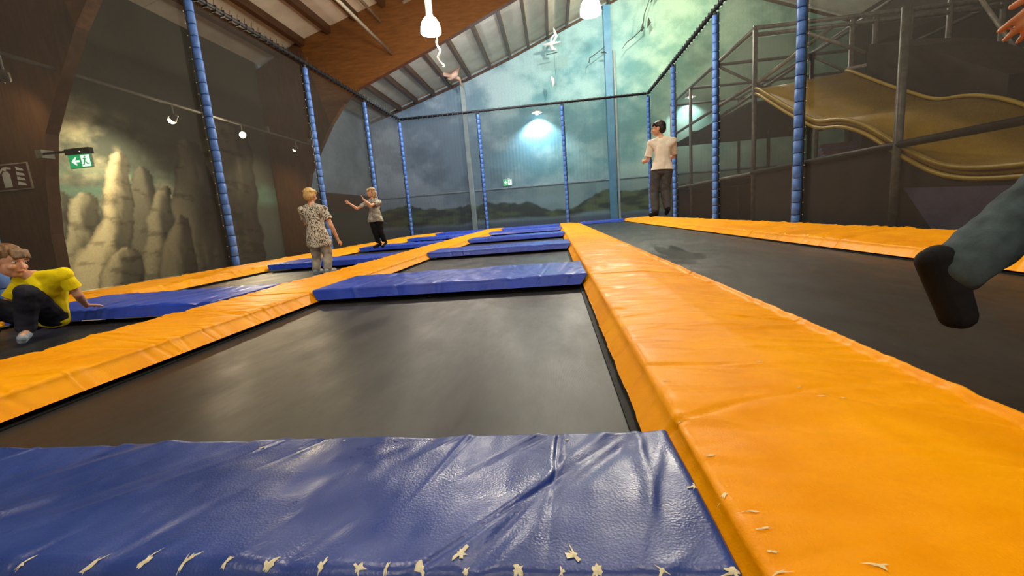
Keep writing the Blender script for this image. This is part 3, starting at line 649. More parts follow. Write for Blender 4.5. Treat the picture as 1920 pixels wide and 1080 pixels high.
# white curled ribbon below the lamp
pts = []
for i in range(40):
    t = i/39; pts.append((-2.50+.05*t+.07*t*math.sin(t*15), 11+.07*t*math.cos(t*15), 4.935-.81*t))
tag(MB().tube(pts, [.006 if i < 8 else .022 for i in range(40)], 6).build('ribbon', M['white'], None, True), 'white curled ribbon dangling below the left pendant lamp', 'ribbon')
def figure(name, c, parts, label, cat, s=1):
    e = empty(name, c, label, cat)
    for pn, pts, r, m in parts:
        P = [(c[0]+p[0]*s, c[1]+p[1]*s, c[2]+p[2]*s) for p in pts]; MB().tube(P, [q*s for q in r], 8).build(pn, m, e, True)
    return e
M['pink'] = mat_noise('pinkish_feather', srgb(190, 150, 130), srgb(225, 190, 170), 4, .7)
M['twig'] = mat_noise('dark_twig', srgb(38, 44, 40), srgb(60, 66, 58), 6, .8)
figure('hanging_bird', (-4.9, 24.4, 8.0), [('body', [(-.28, 0, -.10), (-.1, 0, 0), (.15, 0, .12), (.3, 0, .3), (.42, 0, .42)], [.03, .13, .14, .07, .05], M['pink']),
    ('wing', [(-.05, -.05, .05), (-.35, -.3, .08), (-.55, -.5, -.12)], [.10, .09, .02], M['pink']), ('wing', [(.05, .05, .05), (.25, .3, .0), (.3, .5, -.3)], [.10, .08, .02], M['pink']),
    ('tail', [(-.25, 0, -.1), (-.1, -.05, -.32)], [.08, .03], M['twig']), ('beak', [(.42, 0, .42), (.52, 0, .40)], [.04, .008], M['white'])], 'pinkish flying bird figure hanging under the roof edge', 'decoration', 1.15)
figure('hanging_stork', (.45, 25.2, 9.35), [('wing', [(-.45, 0, -.02), (0, 0, .02), (.5, 0, .04)], [.05, .09, .03], M['white']), ('neck', [(.0, 0, .02), (.02, 0, .3), (.22, 0, .45), (.16, 0, .75)], [.06, .05, .05, .02], M['white']),
    ('body', [(-.05, 0, -.02), (.05, 0, -.25), (.25, 0, -.3)], [.08, .10, .03], M['white']), ('neck_wing', [(.1, 0, .05), (.3, 0, .35), (.18, 0, .8)], [.05, .08, .02], M['white']), ('perch', [(-.3, 0, -.52), (.3, 0, -.45)], [.02, .02], M['twig']), ('string', [(.12, 0, -.5), (.16, 0, -1.9)], [.006, .006], M['twig'])], 'white winged figure hanging before the sky mural below the last purlin', 'decoration', 1)
figure('hanging_lantern', (.40, 25.2, 7.45), [('body', [(0, 0, -.4), (.05, 0, -.1), (0, 0, .15), (-.04, 0, .35)], [.01, .09, .13, .02], M['white'])], 'small white drop-shaped ornament hanging before the sky mural', 'decoration', .8)
figure('hanging_twig', (4.9, 25.3, 9.25), [('branch', [(-.75, 0, -.55), (-.5, 0, -.25), (-.1, 0, .0), (.35, 0, .35), (.45, 0, 1.0), (.75, 0, 1.75)], [.01, .02, .025, .03, .02, .015], M['twig']), ('leaf', [(.6, 0, .35), (.7, 0, .6), (.66, 0, .85)], [.01, .09, .01], M['twig']),
    ('leaf', [(.8, 0, 1.55), (.95, 0, 1.8), (.95, 0, 2.05)], [.01, .08, .01], M['twig']), ('leaf', [(.3, 0, .2), (.36, 0, .38), (.35, 0, .6)], [.01, .08, .01], M['twig'])], 'dark leafy twig hanging before the mural right of the blue column', 'decoration')
figure('hanging_twig', (2.75, 25.3, 8.55), [('branch', [(-.35, 0, -.35), (-.3, 0, -.1), (.1, 0, .12), (.55, 0, .4)], [.02, .025, .02, .01], M['twig']), ('leaf', [(.3, 0, .1), (.5, 0, .12), (.6, 0, .05)], [.01, .05, .01], M['twig'])], 'thin pale twig hanging left of the blue column', 'decoration')

# ------------------------------------------------------------------ play tower and slide beyond the right net
e = empty('play_tower', (8.3, 15, FZ), 'grey steel climbing frame tower behind the right net', 'climbing frame')
def bar(p, q, r=.06, name='post', m='steel'): return MB().tube([p, q], r, 8).build(name, M[m], e, True)
for x in (5.25, 7.5, 8.02, 8.8, 9.65, 10.8, 13.5):
    bar((x, 12.2, FZ), (x, 12.2, 4.55 if x != 9.65 else 6.2))
for y in (14.8, 17.4, 20.0):
    for x in (5.25, 8.0, 10.8): bar((x, y, FZ), (x, y, 4.55))
for z in (4.60, 4.44): bar((5.2, 12.2, z), (13.6, 12.2, z), .055, 'rail')
for x in (5.25, 8.0, 10.8): bar((x, 12.2, 4.58), (x, 20, 4.58), .055, 'rail')
for z in (1.1, 3.3): bar((5.25, 12.2, z), (5.25, 20, z), .05, 'rail')
for y in (14.8, 17.4, 20): bar((5.25, y, 4.55), (10.8, y, 4.55), .05, 'rail'); bar((5.25, y, 3.0), (10.8, y, 3.0), .05, 'rail')
for p, q in (((7.9, 12.1, 3.68), (11.2, 12.1, 1.25)), ((9.35, 12.1, 3.56), (12.4, 12.1, 1.6)), ((10.15, 12.1, 4.7), (12.4, 12.1, 1.55)), ((5.3, 14.8, 4.5), (8, 14.8, 3.0)), ((8, 14.8, 4.5), (5.3, 14.8, 3.0)), ((8, 14.8, 4.5), (10.7, 14.8, 3.0)), ((6.3, 12.15, 4.4), (7.9, 12.15, 3.68)), ((5.3, 12.15, 3.3), (7.0, 12.15, 4.4)), ((7.4, 12.15, 3.4), (9.4, 12.15, 3.56))):
    bar(p, q, .045, 'brace', 'steel_light')
for p, q in (((9.65, 12.2, 5.6), (8.2, 16, 4.7)), ((9.65, 12.2, 6.1), (12.4, 13, 4.7))): bar(p, q, .045, 'brace')
MB().box(5.3, 13.4, 12.35, 20, 1.0, 1.1).build('platform', M['dark_panel'], e)
MB().box(5.3, 10.8, 12.6, 20, 2.85, 2.95).build('platform', M['dark_panel'], e)
MB().add([(5.25, 12.25, 1.1), (5.25, 20, 1.1), (5.25, 20, 4.5), (5.25, 12.25, 4.5)], [(0, 1, 2, 3)]).build('side_net', M['net_play'], e)
MB().add([(5.25, 12.3, 1.1), (13.6, 12.3, 1.1), (13.6, 12.3, 4.4), (5.25, 12.3, 4.4)], [(0, 1, 2, 3)]).build('front_net', M['net_play'], e)
MB().add([(9.0, 14, 1.1), (15.5, 14, 1.1), (15.5, 14, 6.2), (9.0, 14, 4.4)], [(0, 1, 2, 3)]).build('rear_net', M['net_play'], e)
MB().box(5.3, 10.8, 20.0, 20.1, FZ, 1.0).build('back_panel', M['dark_panel'], e)
fix_normals(MB().prism([(12.1, 1.1), (12.1, 3.9), (10.6, 3.35), (8.6, 2.2), (8.6, 1.1)], 0, 7.8, 9.1).build('slide_hood', M['dark_panel'], e))
# steps, a stack of foam treads
st = empty('foam_steps', (7.3, 12.0, 1.1), 'stack of pale lavender and pink foam steps under the slide', 'steps')
M['palepink'] = mat_noise('pale_pink_foam', srgb(170, 130, 150), srgb(190, 150, 165), 4, .6)
M['palelav'] = mat_noise('pale_lavender_foam', srgb(150, 150, 196), srgb(172, 172, 214), 4, .6)
for k in range(6):
    MB().box(6.85-.02*k, 7.60+.02*(5-k), 11.85+.03*k, 12.12, 1.15+.085*k, 1.15+.085*k+.08).build('foam_tread', M['palelav' if k % 2 == 0 else 'palepink'], st)
# low frame next to the trampolines
sle = e = empty('wave_slide', (6.2, 8, FZ), 'wide yellow wavy slide with dark side wall behind the right net', 'slide')
MB().tube([(5.18, 4.5, 1.1), (5.18, 12.1, 1.1)], .055, 8).build('rail', M['dark_case'], e, True)
MB().tube([(5.18, 7.27, FZ), (5.18, 7.27, 3.0)], .06, 8).build('post', M['steel'], e, True)
MB().tube([(5.18, 10.1, FZ), (5.18, 10.1, 1.1)], .05, 8).build('post', M['steel'], e, True)
fix_normals(MB().prism([(12, 1.05), (7.4, 1.05), (6.7, .62), (6.3, .5), (5.5, .45), (4.2, .45), (4.2, FZ), (12, FZ)], 0, 5.22, 5.28).build('side_panel', M['dark_panel'], e))
fix_normals(MB().prism([(7.10, .46), (5.4, .40), (5.4, -.5), (6.2, -.5)], 0, 5.17, 5.21).build('ramp_panel', M['lavender'], e))
# wave slide, descending towards the camera
sn = [(12.08, 3.169), (10.634, 2.40), (9.409, 1.807), (8.681, 1.732), (8.051, 1.506), (7.33, 1.08), (6.729, .76), (6.31, .636), (5.882, .597), (5.2, .60), (4.6, .60)]
sy = np.array([p[0] for p in sn][::-1]); sz = np.array([p[1] for p in sn][::-1])
yy = np.linspace(4.6, 12.08, 90); zz = np.interp(yy, sy, sz)
ker = np.ones(7)/7; zz = np.convolve(np.pad(zz, 3, mode='edge'), ker, 'valid')
mb = MB()
Vs = []
for y, z in zip(yy, zz): Vs += [(5.24, y, z), (7.3, y, z+.18), (7.3, y, z+.12), (5.24, y, z-.06)]
Fs = []
for i in range(len(yy)-1):
    for k in range(4): Fs.append((i*4+k, i*4+(k+1) % 4, i*4+4+(k+1) % 4, i*4+4+k))
mb.add(Vs, Fs); o = mb.build('slide_bed', M['slide'], sle, True); fix_normals(o)
for x, dz in ((5.22, .03), (7.32, .22), (5.22, -.10)):
    MB().tube([(x, y, z+dz) for y, z in zip(yy, zz)], .035, 6).build('slide_rim', M['slide_edge'], sle, True)
for y in (6.2, 8.6, 11.4):
    z = float(np.interp(y, yy, zz)); MB().tube([(6.3, y, FZ), (6.3, y, z)], .06, 8).build('support_post', M['steel'], sle)

# ------------------------------------------------------------------ people
def V3(p): return np.array(p, float)
def rc(p0, r0, p1, r1, n=12):
    """tapered capsule"""
    p0, p1 = V3(p0), V3(p1); d = p1-p0; L = np.linalg.norm(d); d = d/max(L, 1e-6)
    a = np.cross(d, [0, 0, 1.0]) if abs(d[2]) < .9 else np.cross(d, [1.0, 0, 0]); a /= np.linalg.norm(a); b = np.cross(d, a)
    rings = [(p0-d*r0*math.cos(t), r0*math.sin(t)) for t in (.05, .45, .9, 1.35)]+[(p1+d*r1*math.cos(t), r1*math.sin(t)) for t in (1.35, .9, .45, .05)]
    V = []; F = []
    for c, r in rings:
        for k in range(n): t = 2*math.pi*k/n; V.append(c+(a*math.cos(t)+b*math.sin(t))*r)
    for i in range(len(rings)-1):
        for k in range(n): F.append((i*n+k, i*n+(k+1) % n, (i+1)*n+(k+1) % n, (i+1)*n+k))
    F.append(tuple(range(n))[::-1]); F.append(tuple((len(rings)-1)*n+k for k in range(n)))
    return V, F
def ell(c, ax, rad, n=16, m=10):
    """ellipsoid, ax = 3 axis vectors"""
    V = []; F = []; c = V3(c); A = [V3(x) for x in ax]
    for i in range(m+1):
        ph = math.pi*(.02+.96*i/m)
        for k in range(n):
            t = 2*math.pi*k/n
            V.append(c+A[0]*rad[0]*math.sin(ph)*math.cos(t)+A[1]*rad[1]*math.sin(ph)*math.sin(t)+A[2]*rad[2]*math.cos(ph))
    for i in range(m):
        for k in range(n): F.append((i*n+k, i*n+(k+1) % n, (i+1)*n+(k+1) % n, (i+1)*n+k))
    F.append(tuple(range(n))[::-1]); F.append(tuple(m*n+k for k in range(n)))
    return V, F
def solid(name, parts, m, parent, voxel=.008, smooth=3, cuts=(), noise=None):
    mb = MB()
    for V, F in parts: mb.add(V, F)
    off = np.array(origin(parent))
    me = bpy.data.meshes.new('tmp'); me.from_pydata((np.array(mb.V)-off).tolist(), [], mb.F); me.update()
    bm = bmesh.new(); bm.from_mesh(me); bmesh.ops.recalc_face_normals(bm, faces=bm.faces); bm.to_mesh(me); bm.free()
    t = bpy.data.objects.new('tmp', me); COL.objects.link(t)
    md = t.modifiers.new('r', 'REMESH'); md.mode = 'VOXEL'; md.voxel_size = voxel; md.use_smooth_shade = True
    if smooth: ms = t.modifiers.new('s', 'SMOOTH'); ms.factor = .5; ms.iterations = smooth
    dg = bpy.context.evaluated_depsgraph_get(); me2 = bpy.data.meshes.new_from_object(t.evaluated_get(dg)); bpy.data.objects.remove(t)
    me2.name = name
    bm = bmesh.new(); bm.from_mesh(me2)
    if noise:
        amp, sc, seed = noise
        bm.normal_update()
        for v in bm.verts:
            q = v.co*sc+Vector((seed, seed*2, 0)); v.co += v.normal*amp*(math.sin(q.x*1.3+2*math.sin(q.z*.9))+math.sin(q.y*1.1+1.7*math.sin(q.x+q.z*1.7)))*.5
    for co, no in cuts:
        bmesh.ops.bisect_plane(bm, geom=bm.verts[:]+bm.edges[:]+bm.faces[:], plane_co=Vector(co)-Vector(off), plane_no=Vector(no), clear_outer=True)
    for f in bm.faces: f.smooth = True
    bm.to_mesh(me2); bm.free(); me2.materials.clear(); me2.materials.append(m)
    return link(bpy.data.objects.new(name, me2), parent)
def nrm(v): v = V3(v); return v/np.linalg.norm(v)
def hand_parts(w, d, n, s=1.0, thumb=1, curl=.35, spread=.24):
    """w wrist, d finger direction, n palm normal (curl side); thumb +1/-1 side along l = d x n"""
    w = V3(w); d = nrm(d); n = V3(n)-d*np.dot(n, d); n = nrm(n); l = np.cross(d, n)*thumb
    P = []; kn = w+d*.062*s
    for k in range(4):
        t = (1.5-k)/1.5; b = kn+l*t*.024*s+d*(-.004*abs(t-.2))*s
        P.append(rc(w+l*t*.012*s, .013*s, b, .0105*s, 8))
        ln = (.026, .029, .027, .021)[k]*s; dd = nrm(d+l*t*spread)
        q = b
        for j in range(3):
            c = curl*(j+.6); dj = nrm(dd*math.cos(c)+n*math.sin(c)); q2 = q+dj*ln*(1, .75, .6)[j]
            P.append(rc(q, (.0088-.0006*j)*s, q2, (.0080-.0006*j)*s, 8)); q = q2
    tb = w+d*.018*s+l*.016*s; t1 = tb+nrm(d*.6+l*.85+n*.25)*.034*s; t2 = t1+nrm(d*.9+l*.4+n*.3)*.026*s
    P += [rc(tb, .0125*s, t1, .0105*s, 8), rc(t1, .010*s, t2, .0085*s, 8)]
    return P
def head_parts(c, f, u, s):
    f = nrm(f); u = V3(u)-f*np.dot(u, f); u = nrm(u); r = np.cross(f, u); A = [r, f, u]; at = lambda x, y, z: V3(c)+r*x*s+f*y*s+u*z*s
    P = [ell(at(0, -.012, .022), A, (.073*s, .090*s, .082*s)), ell(at(0, .022, -.035), A, (.060*s, .062*s, .066*s)), ell(at(0, .045, -.075), A, (.034*s, .034*s, .028*s)),
         rc(at(0, .080, .004), .008*s, at(0, .098, -.026), .012*s), ell(at(.036, .058, -.028), A, (.024*s, .022*s, .022*s)), ell(at(-.036, .058, -.028), A, (.024*s, .022*s, .022*s)),
         ell(at(0, .079, -.052), A, (.022*s, .010*s, .009*s)), rc(at(.045, .070, .022), .010*s, at(-.045, .070, .022), .010*s)]
    for sx in (1, -1): P.append(ell(at(sx*.074, -.005, -.012), A, (.012*s, .020*s, .031*s)))
    return P, at, A
def face(c, f, u, s, root, eye='brown'):
    _, at, A = head_parts(c, f, u, s)
    for sx in (1, -1):
        mb = MB().add(*ell(at(sx*.031, .066, .004), A, (.013*s, .011*s, .0085*s), 10, 6)); o = mb.build('eye', M['eyewhite'], root, True)
        MB().add(*ell(at(sx*.031, .0745, .004), A, (.006*s, .004*s, .006*s), 8, 5)).build('iris', M['iris'], o, True)
        MB().add(*ell(at(sx*.033, .078, .026), A, (.019*s, .006*s, .0035*s), 8, 5)).build('eyebrow', M['brow'], root, True)
    MB().add(*ell(at(0, .086, -.052), A, (.021*s, .006*s, .0048*s), 10, 5)).build('mouth', M['lips'], root, True)
def hair_parts(c, f, u, s, seed, length=0, fringe=True, n=46):
    _, at, A = head_parts(c, f, u, s); rs = random.Random(seed)
    P = [ell(at(0, -.022, .034), A, (.080*s, .092*s, .082*s)), ell(at(0, -.05, -.005), A, (.076*s, .062*s, .075*s))]
    for i in range(n):
        th = rs.uniform(-2.6, 2.6); ph = rs.uniform(.05, 1.25)
        if abs(th) < 1.0 and ph > 1.0: ph = .9
        d = (math.sin(th)*math.sin(ph), math.cos(th)*math.sin(ph), math.cos(ph))
        b = at(d[0]*.074, -.020+d[1]*.086, .030+d[2]*.076); e2 = b+(A[0]*d[0]*.5+A[1]*(d[1]*.5+.3*rs.uniform(-1, 1))+A[2]*(d[2]*.5-.35))*.045*s*rs.uniform(.6, 1.3)
        P.append(rc(b, .016*s, e2, .005*s, 6))
    if fringe:
        for i in range(7):
            x = -.055+.11*i/6; P.append(rc(at(x*.8, .055, .075), .018*s, at(x+rs.uniform(-.01, .01), .082, .036), .007*s, 6))
    if length:
        for i in range(14):
            th = 1.1+2.0*math.pi*.645*i/13.0; x, y = math.sin(th), math.cos(th)
            P.append(rc(at(x*.074, -.02+y*.078, .0), .022*s, at(x*.085, -.03+y*.085, -length*rs.uniform(.8, 1.05)), .010*s, 6))
    return P
def person(label, J, mats, hs, hair, shirt_cut=None, sleeve=.75, hand_s=.8, thin=1.0, root_loc=None, curl=(.35, .35), pant_end=.93, shirt_noise=(.004, 22, 1), neck_r=.04, eyes=True, shoe=True, sock=False, waist_r=.088, shirt_r=1.0, longshirt=True):
    """J: joint dictionary in world metres"""
    J = {k: V3(v) for k, v in J.items()}; t = thin
    root = empty('person', root_loc if root_loc is not None else tuple((J['anL']+J['anR'])/2-V3((0, 0, .06))), label, 'person', 'children jumping on the trampolines')
    hp, at, A = head_parts(J['head'], J['hf'], J['hu'], hs)
    P = list(hp)
    chest, pel, neck = J['chest'], J['pel'], J['neck']
    P += [rc(neck-(J['head']-neck)*.1, neck_r*t, J['head']-A[2]*.05*hs, neck_r*.92*t), rc(chest, .085*t, pel, .085*t), rc(neck, .05*t, chest, .08*t)]
    for sd in ('L', 'R'):
        sh, el, wr = J['sh'+sd], J['el'+sd], J['wr'+sd]; hip, kn, an = J['hip'+sd], J['kn'+sd], J['an'+sd]
        P += [rc(neck, .04*t, sh, .042*t), rc(chest, .07*t, sh, .045*t), rc(sh, .040*t, el, .030*t), rc(el, .031*t, el+(wr-el)*.35, .031*t), rc(el+(wr-el)*.35, .031*t, wr, .0195*t)]
        P += hand_parts(wr, J['hd'+sd], J['hn'+sd], hand_s, 1 if sd == 'L' else -1, curl[0 if sd == 'L' else 1])
        P += [rc(pel, .085*t, hip, .078*t), rc(hip, .075*t, kn, .050*t), rc(kn, .050*t, kn+(an-kn)*.3, .048*t), rc(kn+(an-kn)*.3, .048*t, an, .029*t), rc(an, .030*t, an+nrm(J['toe'+sd]-an)*.02, .03*t), rc(an-V3((0, 0, .02)), .026*t, J['toe'+sd], .020*t)]
    body = solid('body', P, mats['skin'], root, .0055, 3)
    if eyes: face(J['head'], J['hf'], J['hu'], hs, root)
    solid('hair', hair, mats['hair'], root, .0075, 1)
    # shirt
    q = shirt_r; P = [rc(neck*.55+chest*.45, .075*t*q, chest, .107*t*q), rc(chest, .105*t*q, pel, waist_r*1.2*t*q), rc(pel, waist_r*1.2*t*q, pel+(pel-chest)*.35, waist_r*1.24*t*q)]
    cuts = []
    for sd in ('L', 'R'):
        sh, el = J['sh'+sd], J['el'+sd]; e2 = sh+(el-sh)*sleeve
        P += [rc(neck*.8+sh*.2, .045*t, sh, .054*t*q), rc(chest, .085*t*q, sh, .056*t*q), rc(J['hip'+sd]*.75+pel*.25, .098*t*q, chest, .08*t*q)]+([rc(J['hip'+sd]*.75+pel*.25, .098*t*q, J['hip'+sd]*.7+J['kn'+sd]*.3, .096*t*q)] if longshirt else [])
    ax = nrm(chest-pel); hem = V3(shirt_cut) if shirt_cut is not None else pel-ax*.05
    shirt = solid('shirt', P, mats['shirt'], root, .008, 3, [(tuple(hem), tuple(-ax))], shirt_noise)
    for sd in ('L', 'R'):
        sh, el = J['sh'+sd], J['el'+sd]; e2 = sh+(el-sh)*sleeve; d = nrm(el-sh)
        o = solid('sleeve', [rc(sh+d*.005, .050*t*q, sh+(el-sh)*(sleeve+.25), .052*t*q)], mats['shirt'], shirt, .008, 2, [(tuple(e2), tuple(d))], shirt_noise)
    # trousers
    P = [rc(pel+ax*.05, .092*t, pel, .096*t)]; 
    for sd in ('L', 'R'):
        hip, kn, an = J['hip'+sd], J['kn'+sd], J['an'+sd]; e2 = kn+(an-kn)*pant_end
        P += [rc(pel, .095*t, hip, .090*t), rc(hip, .088*t, kn, .064*t*mats.get('legw', 1)), rc(kn, .064*t*mats.get('legw', 1), e2, .052*t*mats.get('legw', 1))]
    solid('trousers', P, mats['pants'], root, .008, 3, [(tuple(hem+ax*.03), tuple(ax))] if longshirt else [], (.004, 30, 3))
    if shoe:
        for sd in ('L', 'R'):
            an, toe = J['an'+sd], J['toe'+sd]; d = nrm(toe-an); up = nrm(J['kn'+sd]-an); dn = nrm(np.cross(np.cross(d, up), d))
            t = thin*mats.get('shoew', 1)
            heel = an-dn*.035*t-d*.03
            o = solid('shoe', [rc(heel, .034*t, an-dn*.03+d*.05, .036*t), rc(an-dn*.035+d*.02, .036*t, toe-dn*.012, .030*t), rc(an-dn*.02, .036*t, an+up*.015, .037*t)], mats['shoe'], root, .006, 2)
            solid('sole', [rc(heel-dn*.022, .028*t, toe-dn*.030, .026*t)], mats['sole'], o, .006, 1)
    return root

def skin_mat(n, a, b):
    t = NT(n); x = t.noise(30, 4, .6, t.coords()); t.l(t.ramp(x.outputs['Fac'], [(.3, a), (.7, b)]), t.b.inputs['Base Color']); t.set(Roughness=.55)
    t.b.inputs['Subsurface Weight'].default_value = .08; return t.m
M['skin'] = skin_mat('fair_skin', srgb(205, 150, 118), srgb(222, 170, 138))
M['skin2'] = skin_mat('tanned_skin', srgb(178, 122, 88), srgb(196, 140, 104))
M['eyewhite'] = mat_noise('eye_white', srgb(225, 220, 215), srgb(235, 230, 226), 5, .3)
M['iris'] = mat_noise('dark_iris', srgb(30, 22, 18), srgb(44, 32, 26), 5, .2)
M['brow'] = mat_noise('eyebrow_hair', srgb(80, 56, 34), srgb(96, 70, 44), 30, .8)
M['lips'] = mat_noise('lips', srgb(160, 84, 76), srgb(176, 98, 88), 10, .5)
def hair_mat(n, a, b): return mat_noise(n, a, b, 60, .5, .6, 150, stretch=(1, 1, .25))
M['hair_blond'] = hair_mat('blond_hair', srgb(178, 140, 78), srgb(224, 190, 122))
M['hair_brown'] = hair_mat('brown_hair', srgb(84, 58, 32), srgb(140, 104, 62))
M['hair_lbrown'] = hair_mat('light_brown_hair', srgb(120, 92, 56), srgb(188, 154, 104))
M['hair_black'] = hair_mat('black_hair', srgb(16, 12, 10), srgb(40, 30, 25))
def cloth(n, a, b, sc=8): return mat_noise(n, a, b, sc, .85, .25, 160, spec=.2)
M['shirt_yellow'] = cloth('yellow_cotton', srgb(232, 208, 10), srgb(248, 228, 24))
M['shirt_white'] = cloth('white_cotton', srgb(226, 216, 200), srgb(242, 234, 220))
M['shirt_grey'] = mat_noise('grey_mottled_cotton', srgb(110, 108, 98), srgb(190, 188, 176), 14, .85, .2, 150, lo=.4, hi=.62)
def patterned():
    t = NT('black_white_print'); v = t.coords((1, 1, .55)); w = t.n('ShaderNodeTexWave', bands_direction='DIAGONAL'); w.inputs['Scale'].default_value = 10; w.inputs['Distortion'].default_value = 16; w.inputs['Detail'].default_value = 3; w.inputs['Detail Scale'].default_value = 2.2
    t.l(v, w.inputs['Vector']); t.l(t.ramp(w.outputs['Fac'], [(.18, srgb(66, 62, 54)), (.40, srgb(206, 200, 184))]), t.b.inputs['Base Color']); t.set(Roughness=.85); return t.m
M['shirt_print'] = patterned()
M['pants_grey'] = cloth('pale_grey_trousers', srgb(136, 130, 118), srgb(186, 180, 166), 6)
M['pants_dgrey'] = cloth('dark_grey_trousers', srgb(66, 66, 68), srgb(88, 87, 88), 5)
M['pants_black'] = cloth('black_leggings', srgb(12, 12, 14), srgb(22, 22, 24))
M['pants_navy'] = cloth('navy_trousers', srgb(26, 28, 40), srgb(50, 52, 64), 5)
M['jeans'] = cloth('faded_black_jeans', srgb(26, 36, 42), srgb(70, 86, 92), 5)
M['shoe_dark'] = cloth('dark_shoe', srgb(14, 14, 16), srgb(26, 26, 30))
M['sock'] = cloth('grey_blue_sock', srgb(110, 124, 140), srgb(160, 174, 186))
M['sole'] = cloth('pale_sole', srgb(170, 170, 166), srgb(196, 196, 192))
M['sole_dark'] = cloth('dark_sole', srgb(10, 10, 11), srgb(18, 18, 20))

# blond child seen from behind, standing on the left lane
B = V3((-3.36, 5.95, -.09))
def b(x, y, z): return B+V3((x, y, z))
person('blond child seen from behind in black and white patterned shirt', dict(
    head=b(-.035, .03, 1.10), hf=(.02, 1, -.10), hu=(0, .1, 1), neck=b(-.02, .0, .97), chest=b(-.01, 0, .80), pel=b(0, 0, .52),
    shL=b(-.165, .0, .905), elL=b(-.20, .10, .72), wrL=b(-.14, .26, .66), hdL=(.2, 1, -.1), hnL=(1, 0, 0),
    shR=b(.145, .0, .895), elR=b(.235, -.02, .66), wrR=b(.27, .05, .45), hdR=(.35, .5, -.8), hnR=(-1, .2, 0),
    hipL=b(-.075, 0, .50), knL=b(-.085, .05, .27), anL=b(-.085, -.02, .06), toeL=b(-.09, .13, .03), hipR=b(.075, 0, .50), knR=b(.085, .04, .27), anR=b(.09, -.02, .06), toeR=b(.11, .13, .03)),
    dict(skin=M['skin'], hair=M['hair_blond'], shirt=M['shirt_print'], pants=M['pants_grey'], shoe=M['sock'], sole=M['sock'], legw=1.15), .98,
    hair_parts(b(-.035, .03, 1.10), (.02, 1, -.10), (0, .1, 1), .98, 5), shirt_cut=b(0, 0, .375), sleeve=.62, hand_s=.8, waist_r=.098, shirt_r=1.12)

# arm-waving child further back in the left lane
G = V3((-3.73, 8.95, .10))
def g(x, y, z): return G+V3((x, y, z))
hG = g(-.055, .10, 1.12)
person('child in grey shirt and black leggings waving both arms', dict(
    head=hG, hf=(-.55, -.8, .02), hu=(-.05, 0, 1), neck=g(-.03, .10, .985), chest=g(-.02, .09, .83), pel=g(-.02, .06, .57),
    shR=g(-.165, .06, .90), elR=g(-.345, -.04, .80), wrR=g(-.475, -.10, .92), hdR=(-.5, -.2, .6), hnR=(0, -1, .2),
    shL=g(.105, .06, .90), elL=g(.01, -.16, .84), wrL=g(-.115, -.20, .97), hdL=(-.2, -.1, 1), hnL=(-.8, -.4, 0),
    hipR=g(-.085, .05, .56), knR=g(-.04, .00, .31), anR=g(.0, .02, .06), toeR=g(-.06, -.10, .0), hipL=g(.055, .05, .56), knL=g(.07, .03, .31), anL=g(.11, .08, .08), toeL=g(.10, -.05, .0)),
    dict(skin=M['skin'], hair=M['hair_lbrown'], shirt=M['shirt_grey'], pants=M['pants_black'], shoe=M['pants_black'], sole=M['pants_black'], legw=1.0), .96,
    hair_parts(hG, (-.55, -.8, .02), (-.05, 0, 1), .96, 8, length=.13), shirt_cut=g(0, 0, .50), sleeve=.6, hand_s=.8, shirt_r=1.08, root_loc=tuple(g(0, 0, 0)))

# boy in white leaping on the right lane
R_ = V3((1.73, 7.35, .34))
def r_(x, y, z): return R_+V3((x, y, z))
hR = r_(.01, .05, 1.345)
person('boy in white shirt and grey trousers leaping beside the right net', dict(
    head=hR, hf=(-1, .35, -.05), hu=(0, 0, 1), neck=r_(.05, .03, 1.20), chest=r_(.06, .02, 1.02), pel=r_(.04, 0, .70),
    shL=r_(-.10, .09, 1.13), elL=r_(-.16, .12, .88), wrL=r_(-.19, .30, .88), hdL=(.1, .9, .25), hnL=(1, 0, 0),
    shR=r_(.205, -.03, 1.12), elR=r_(.255, .10, .90), wrR=r_(.10, .27, .86), hdR=(-.6, .8, 0), hnR=(-.5, -.5, 0),
    hipL=r_(-.04, .04, .68), knL=r_(-.07, .08, .36), anL=r_(-.08, -.02, .06), toeL=r_(-.13, .12, .02), hipR=r_(.115, -.02, .68), knR=r_(.09, .05, .38), anR=r_(.10, -.06, .10), toeR=r_(.11, .08, .03)),
    dict(skin=M['skin'], hair=M['hair_black'], shirt=M['shirt_white'], pants=M['pants_dgrey'], shoe=M['shoe_dark'], sole=M['sole_dark'], legw=1.2), 1.06,
    hair_parts(hR, (-1, .35, -.05), (0, 0, 1), 1.06, 15), shirt_cut=r_(0, 0, .70), sleeve=.78, hand_s=.95, thin=1.06, shirt_r=1.12, root_loc=tuple(R_))

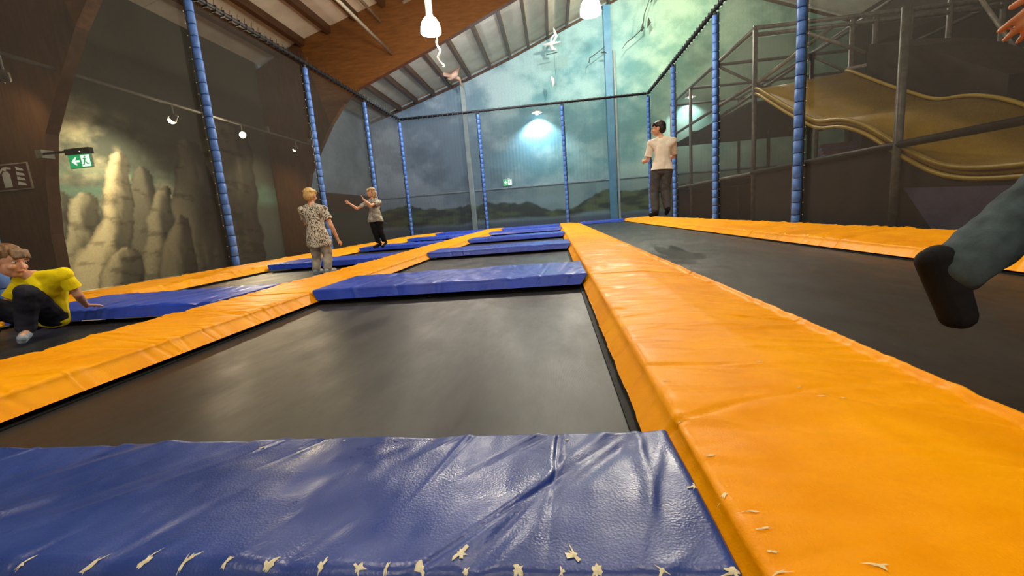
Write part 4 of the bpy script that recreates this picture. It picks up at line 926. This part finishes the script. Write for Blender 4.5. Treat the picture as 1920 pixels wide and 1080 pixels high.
# crouching child in yellow at the left edge
hY = (-4.01, 2.83, .475)
person('crouching child in bright yellow shirt leaning on the blue pad', dict(
    head=hY, hf=(.96, .12, -.25), hu=(.12, .1, 1), neck=(-3.95, 2.91, .345), chest=(-3.90, 2.95, .24), pel=(-4.0, 2.98, .03),
    shL=(-3.715, 2.93, .335), elL=(-3.70, 2.98, .175), wrL=(-3.81, 3.11, .070), hdL=(-.05, .55, -.12), hnL=(0, .2, -1),
    shR=(-4.07, 2.92, .31), elR=(-4.16, 2.84, .14), wrR=(-4.12, 2.70, .02), hdR=(.3, -.6, -.2), hnR=(0, -.2, -1),
    hipL=(-3.92, 2.95, .01), knL=(-3.78, 2.72, .235), anL=(-3.86, 2.72, -.022), toeL=(-3.74, 2.60, -.050), hipR=(-4.08, 2.94, .01), knR=(-4.12, 2.66, .20), anR=(-4.14, 2.70, -.022), toeR=(-4.05, 2.56, -.050)),
    dict(skin=M['skin'], hair=M['hair_brown'], shirt=M['shirt_yellow'], pants=M['pants_navy'], shoe=M['sock'], sole=M['sock'], legw=1.15), 1.12,
    hair_parts(hY, (.96, .12, -.25), (.12, .1, 1), 1.12, 23, n=64), shirt_cut=(-4.0, 2.98, .005), sleeve=.66, hand_s=1.0, curl=(.12, .3), shirt_r=1.1, longshirt=False, root_loc=(-4.0, 2.8, -.115))

# runner passing at the right edge: leg kicked back into the frame, hand swinging
person('running person in dark jeans cut off by the right edge of the photo', dict(
    head=(2.02, 1.30, 1.42), hf=(.9, -.4, 0), hu=(.1, 0, 1), neck=(1.95, 1.34, 1.27), chest=(1.90, 1.37, 1.09), pel=(1.78, 1.42, .74),
    shL=(1.88, 1.52, 1.20), elL=(2.08, 1.60, 1.02), wrL=(2.26, 1.50, 1.08), hdL=(.8, -.3, .3), hnL=(0, -.5, -1),
    shR=(1.80, 1.22, 1.20), elR=(1.56, 1.28, 1.08), wrR=(1.385, 1.40, 1.00), hdR=(-.5, .35, -.75), hnR=(.5, .5, .2),
    hipL=(1.80, 1.50, .72), knL=(2.10, 1.46, .50), anL=(2.06, 1.46, .14), toeL=(2.22, 1.40, .11), hipR=(1.76, 1.36, .70), knR=(1.50, 1.43, .50), anR=(1.19, 1.405, .262), toeR=(1.205, 1.388, .120)),
    dict(skin=M['skin2'], hair=M['hair_brown'], shirt=M['pants_navy'], pants=M['jeans'], shoe=M['shoe_dark'], sole=M['sole_dark'], legw=1.35, shoew=1.3), 1.08,
    hair_parts((2.02, 1.30, 1.42), (.9, -.4, 0), (.1, 0, 1), 1.08, 31), shirt_cut=(1.78, 1.42, .70), sleeve=.7, hand_s=1.15, thin=1.08, root_loc=(1.6, 1.4, -.115), curl=(.5, .4), pant_end=1.0, longshirt=False)
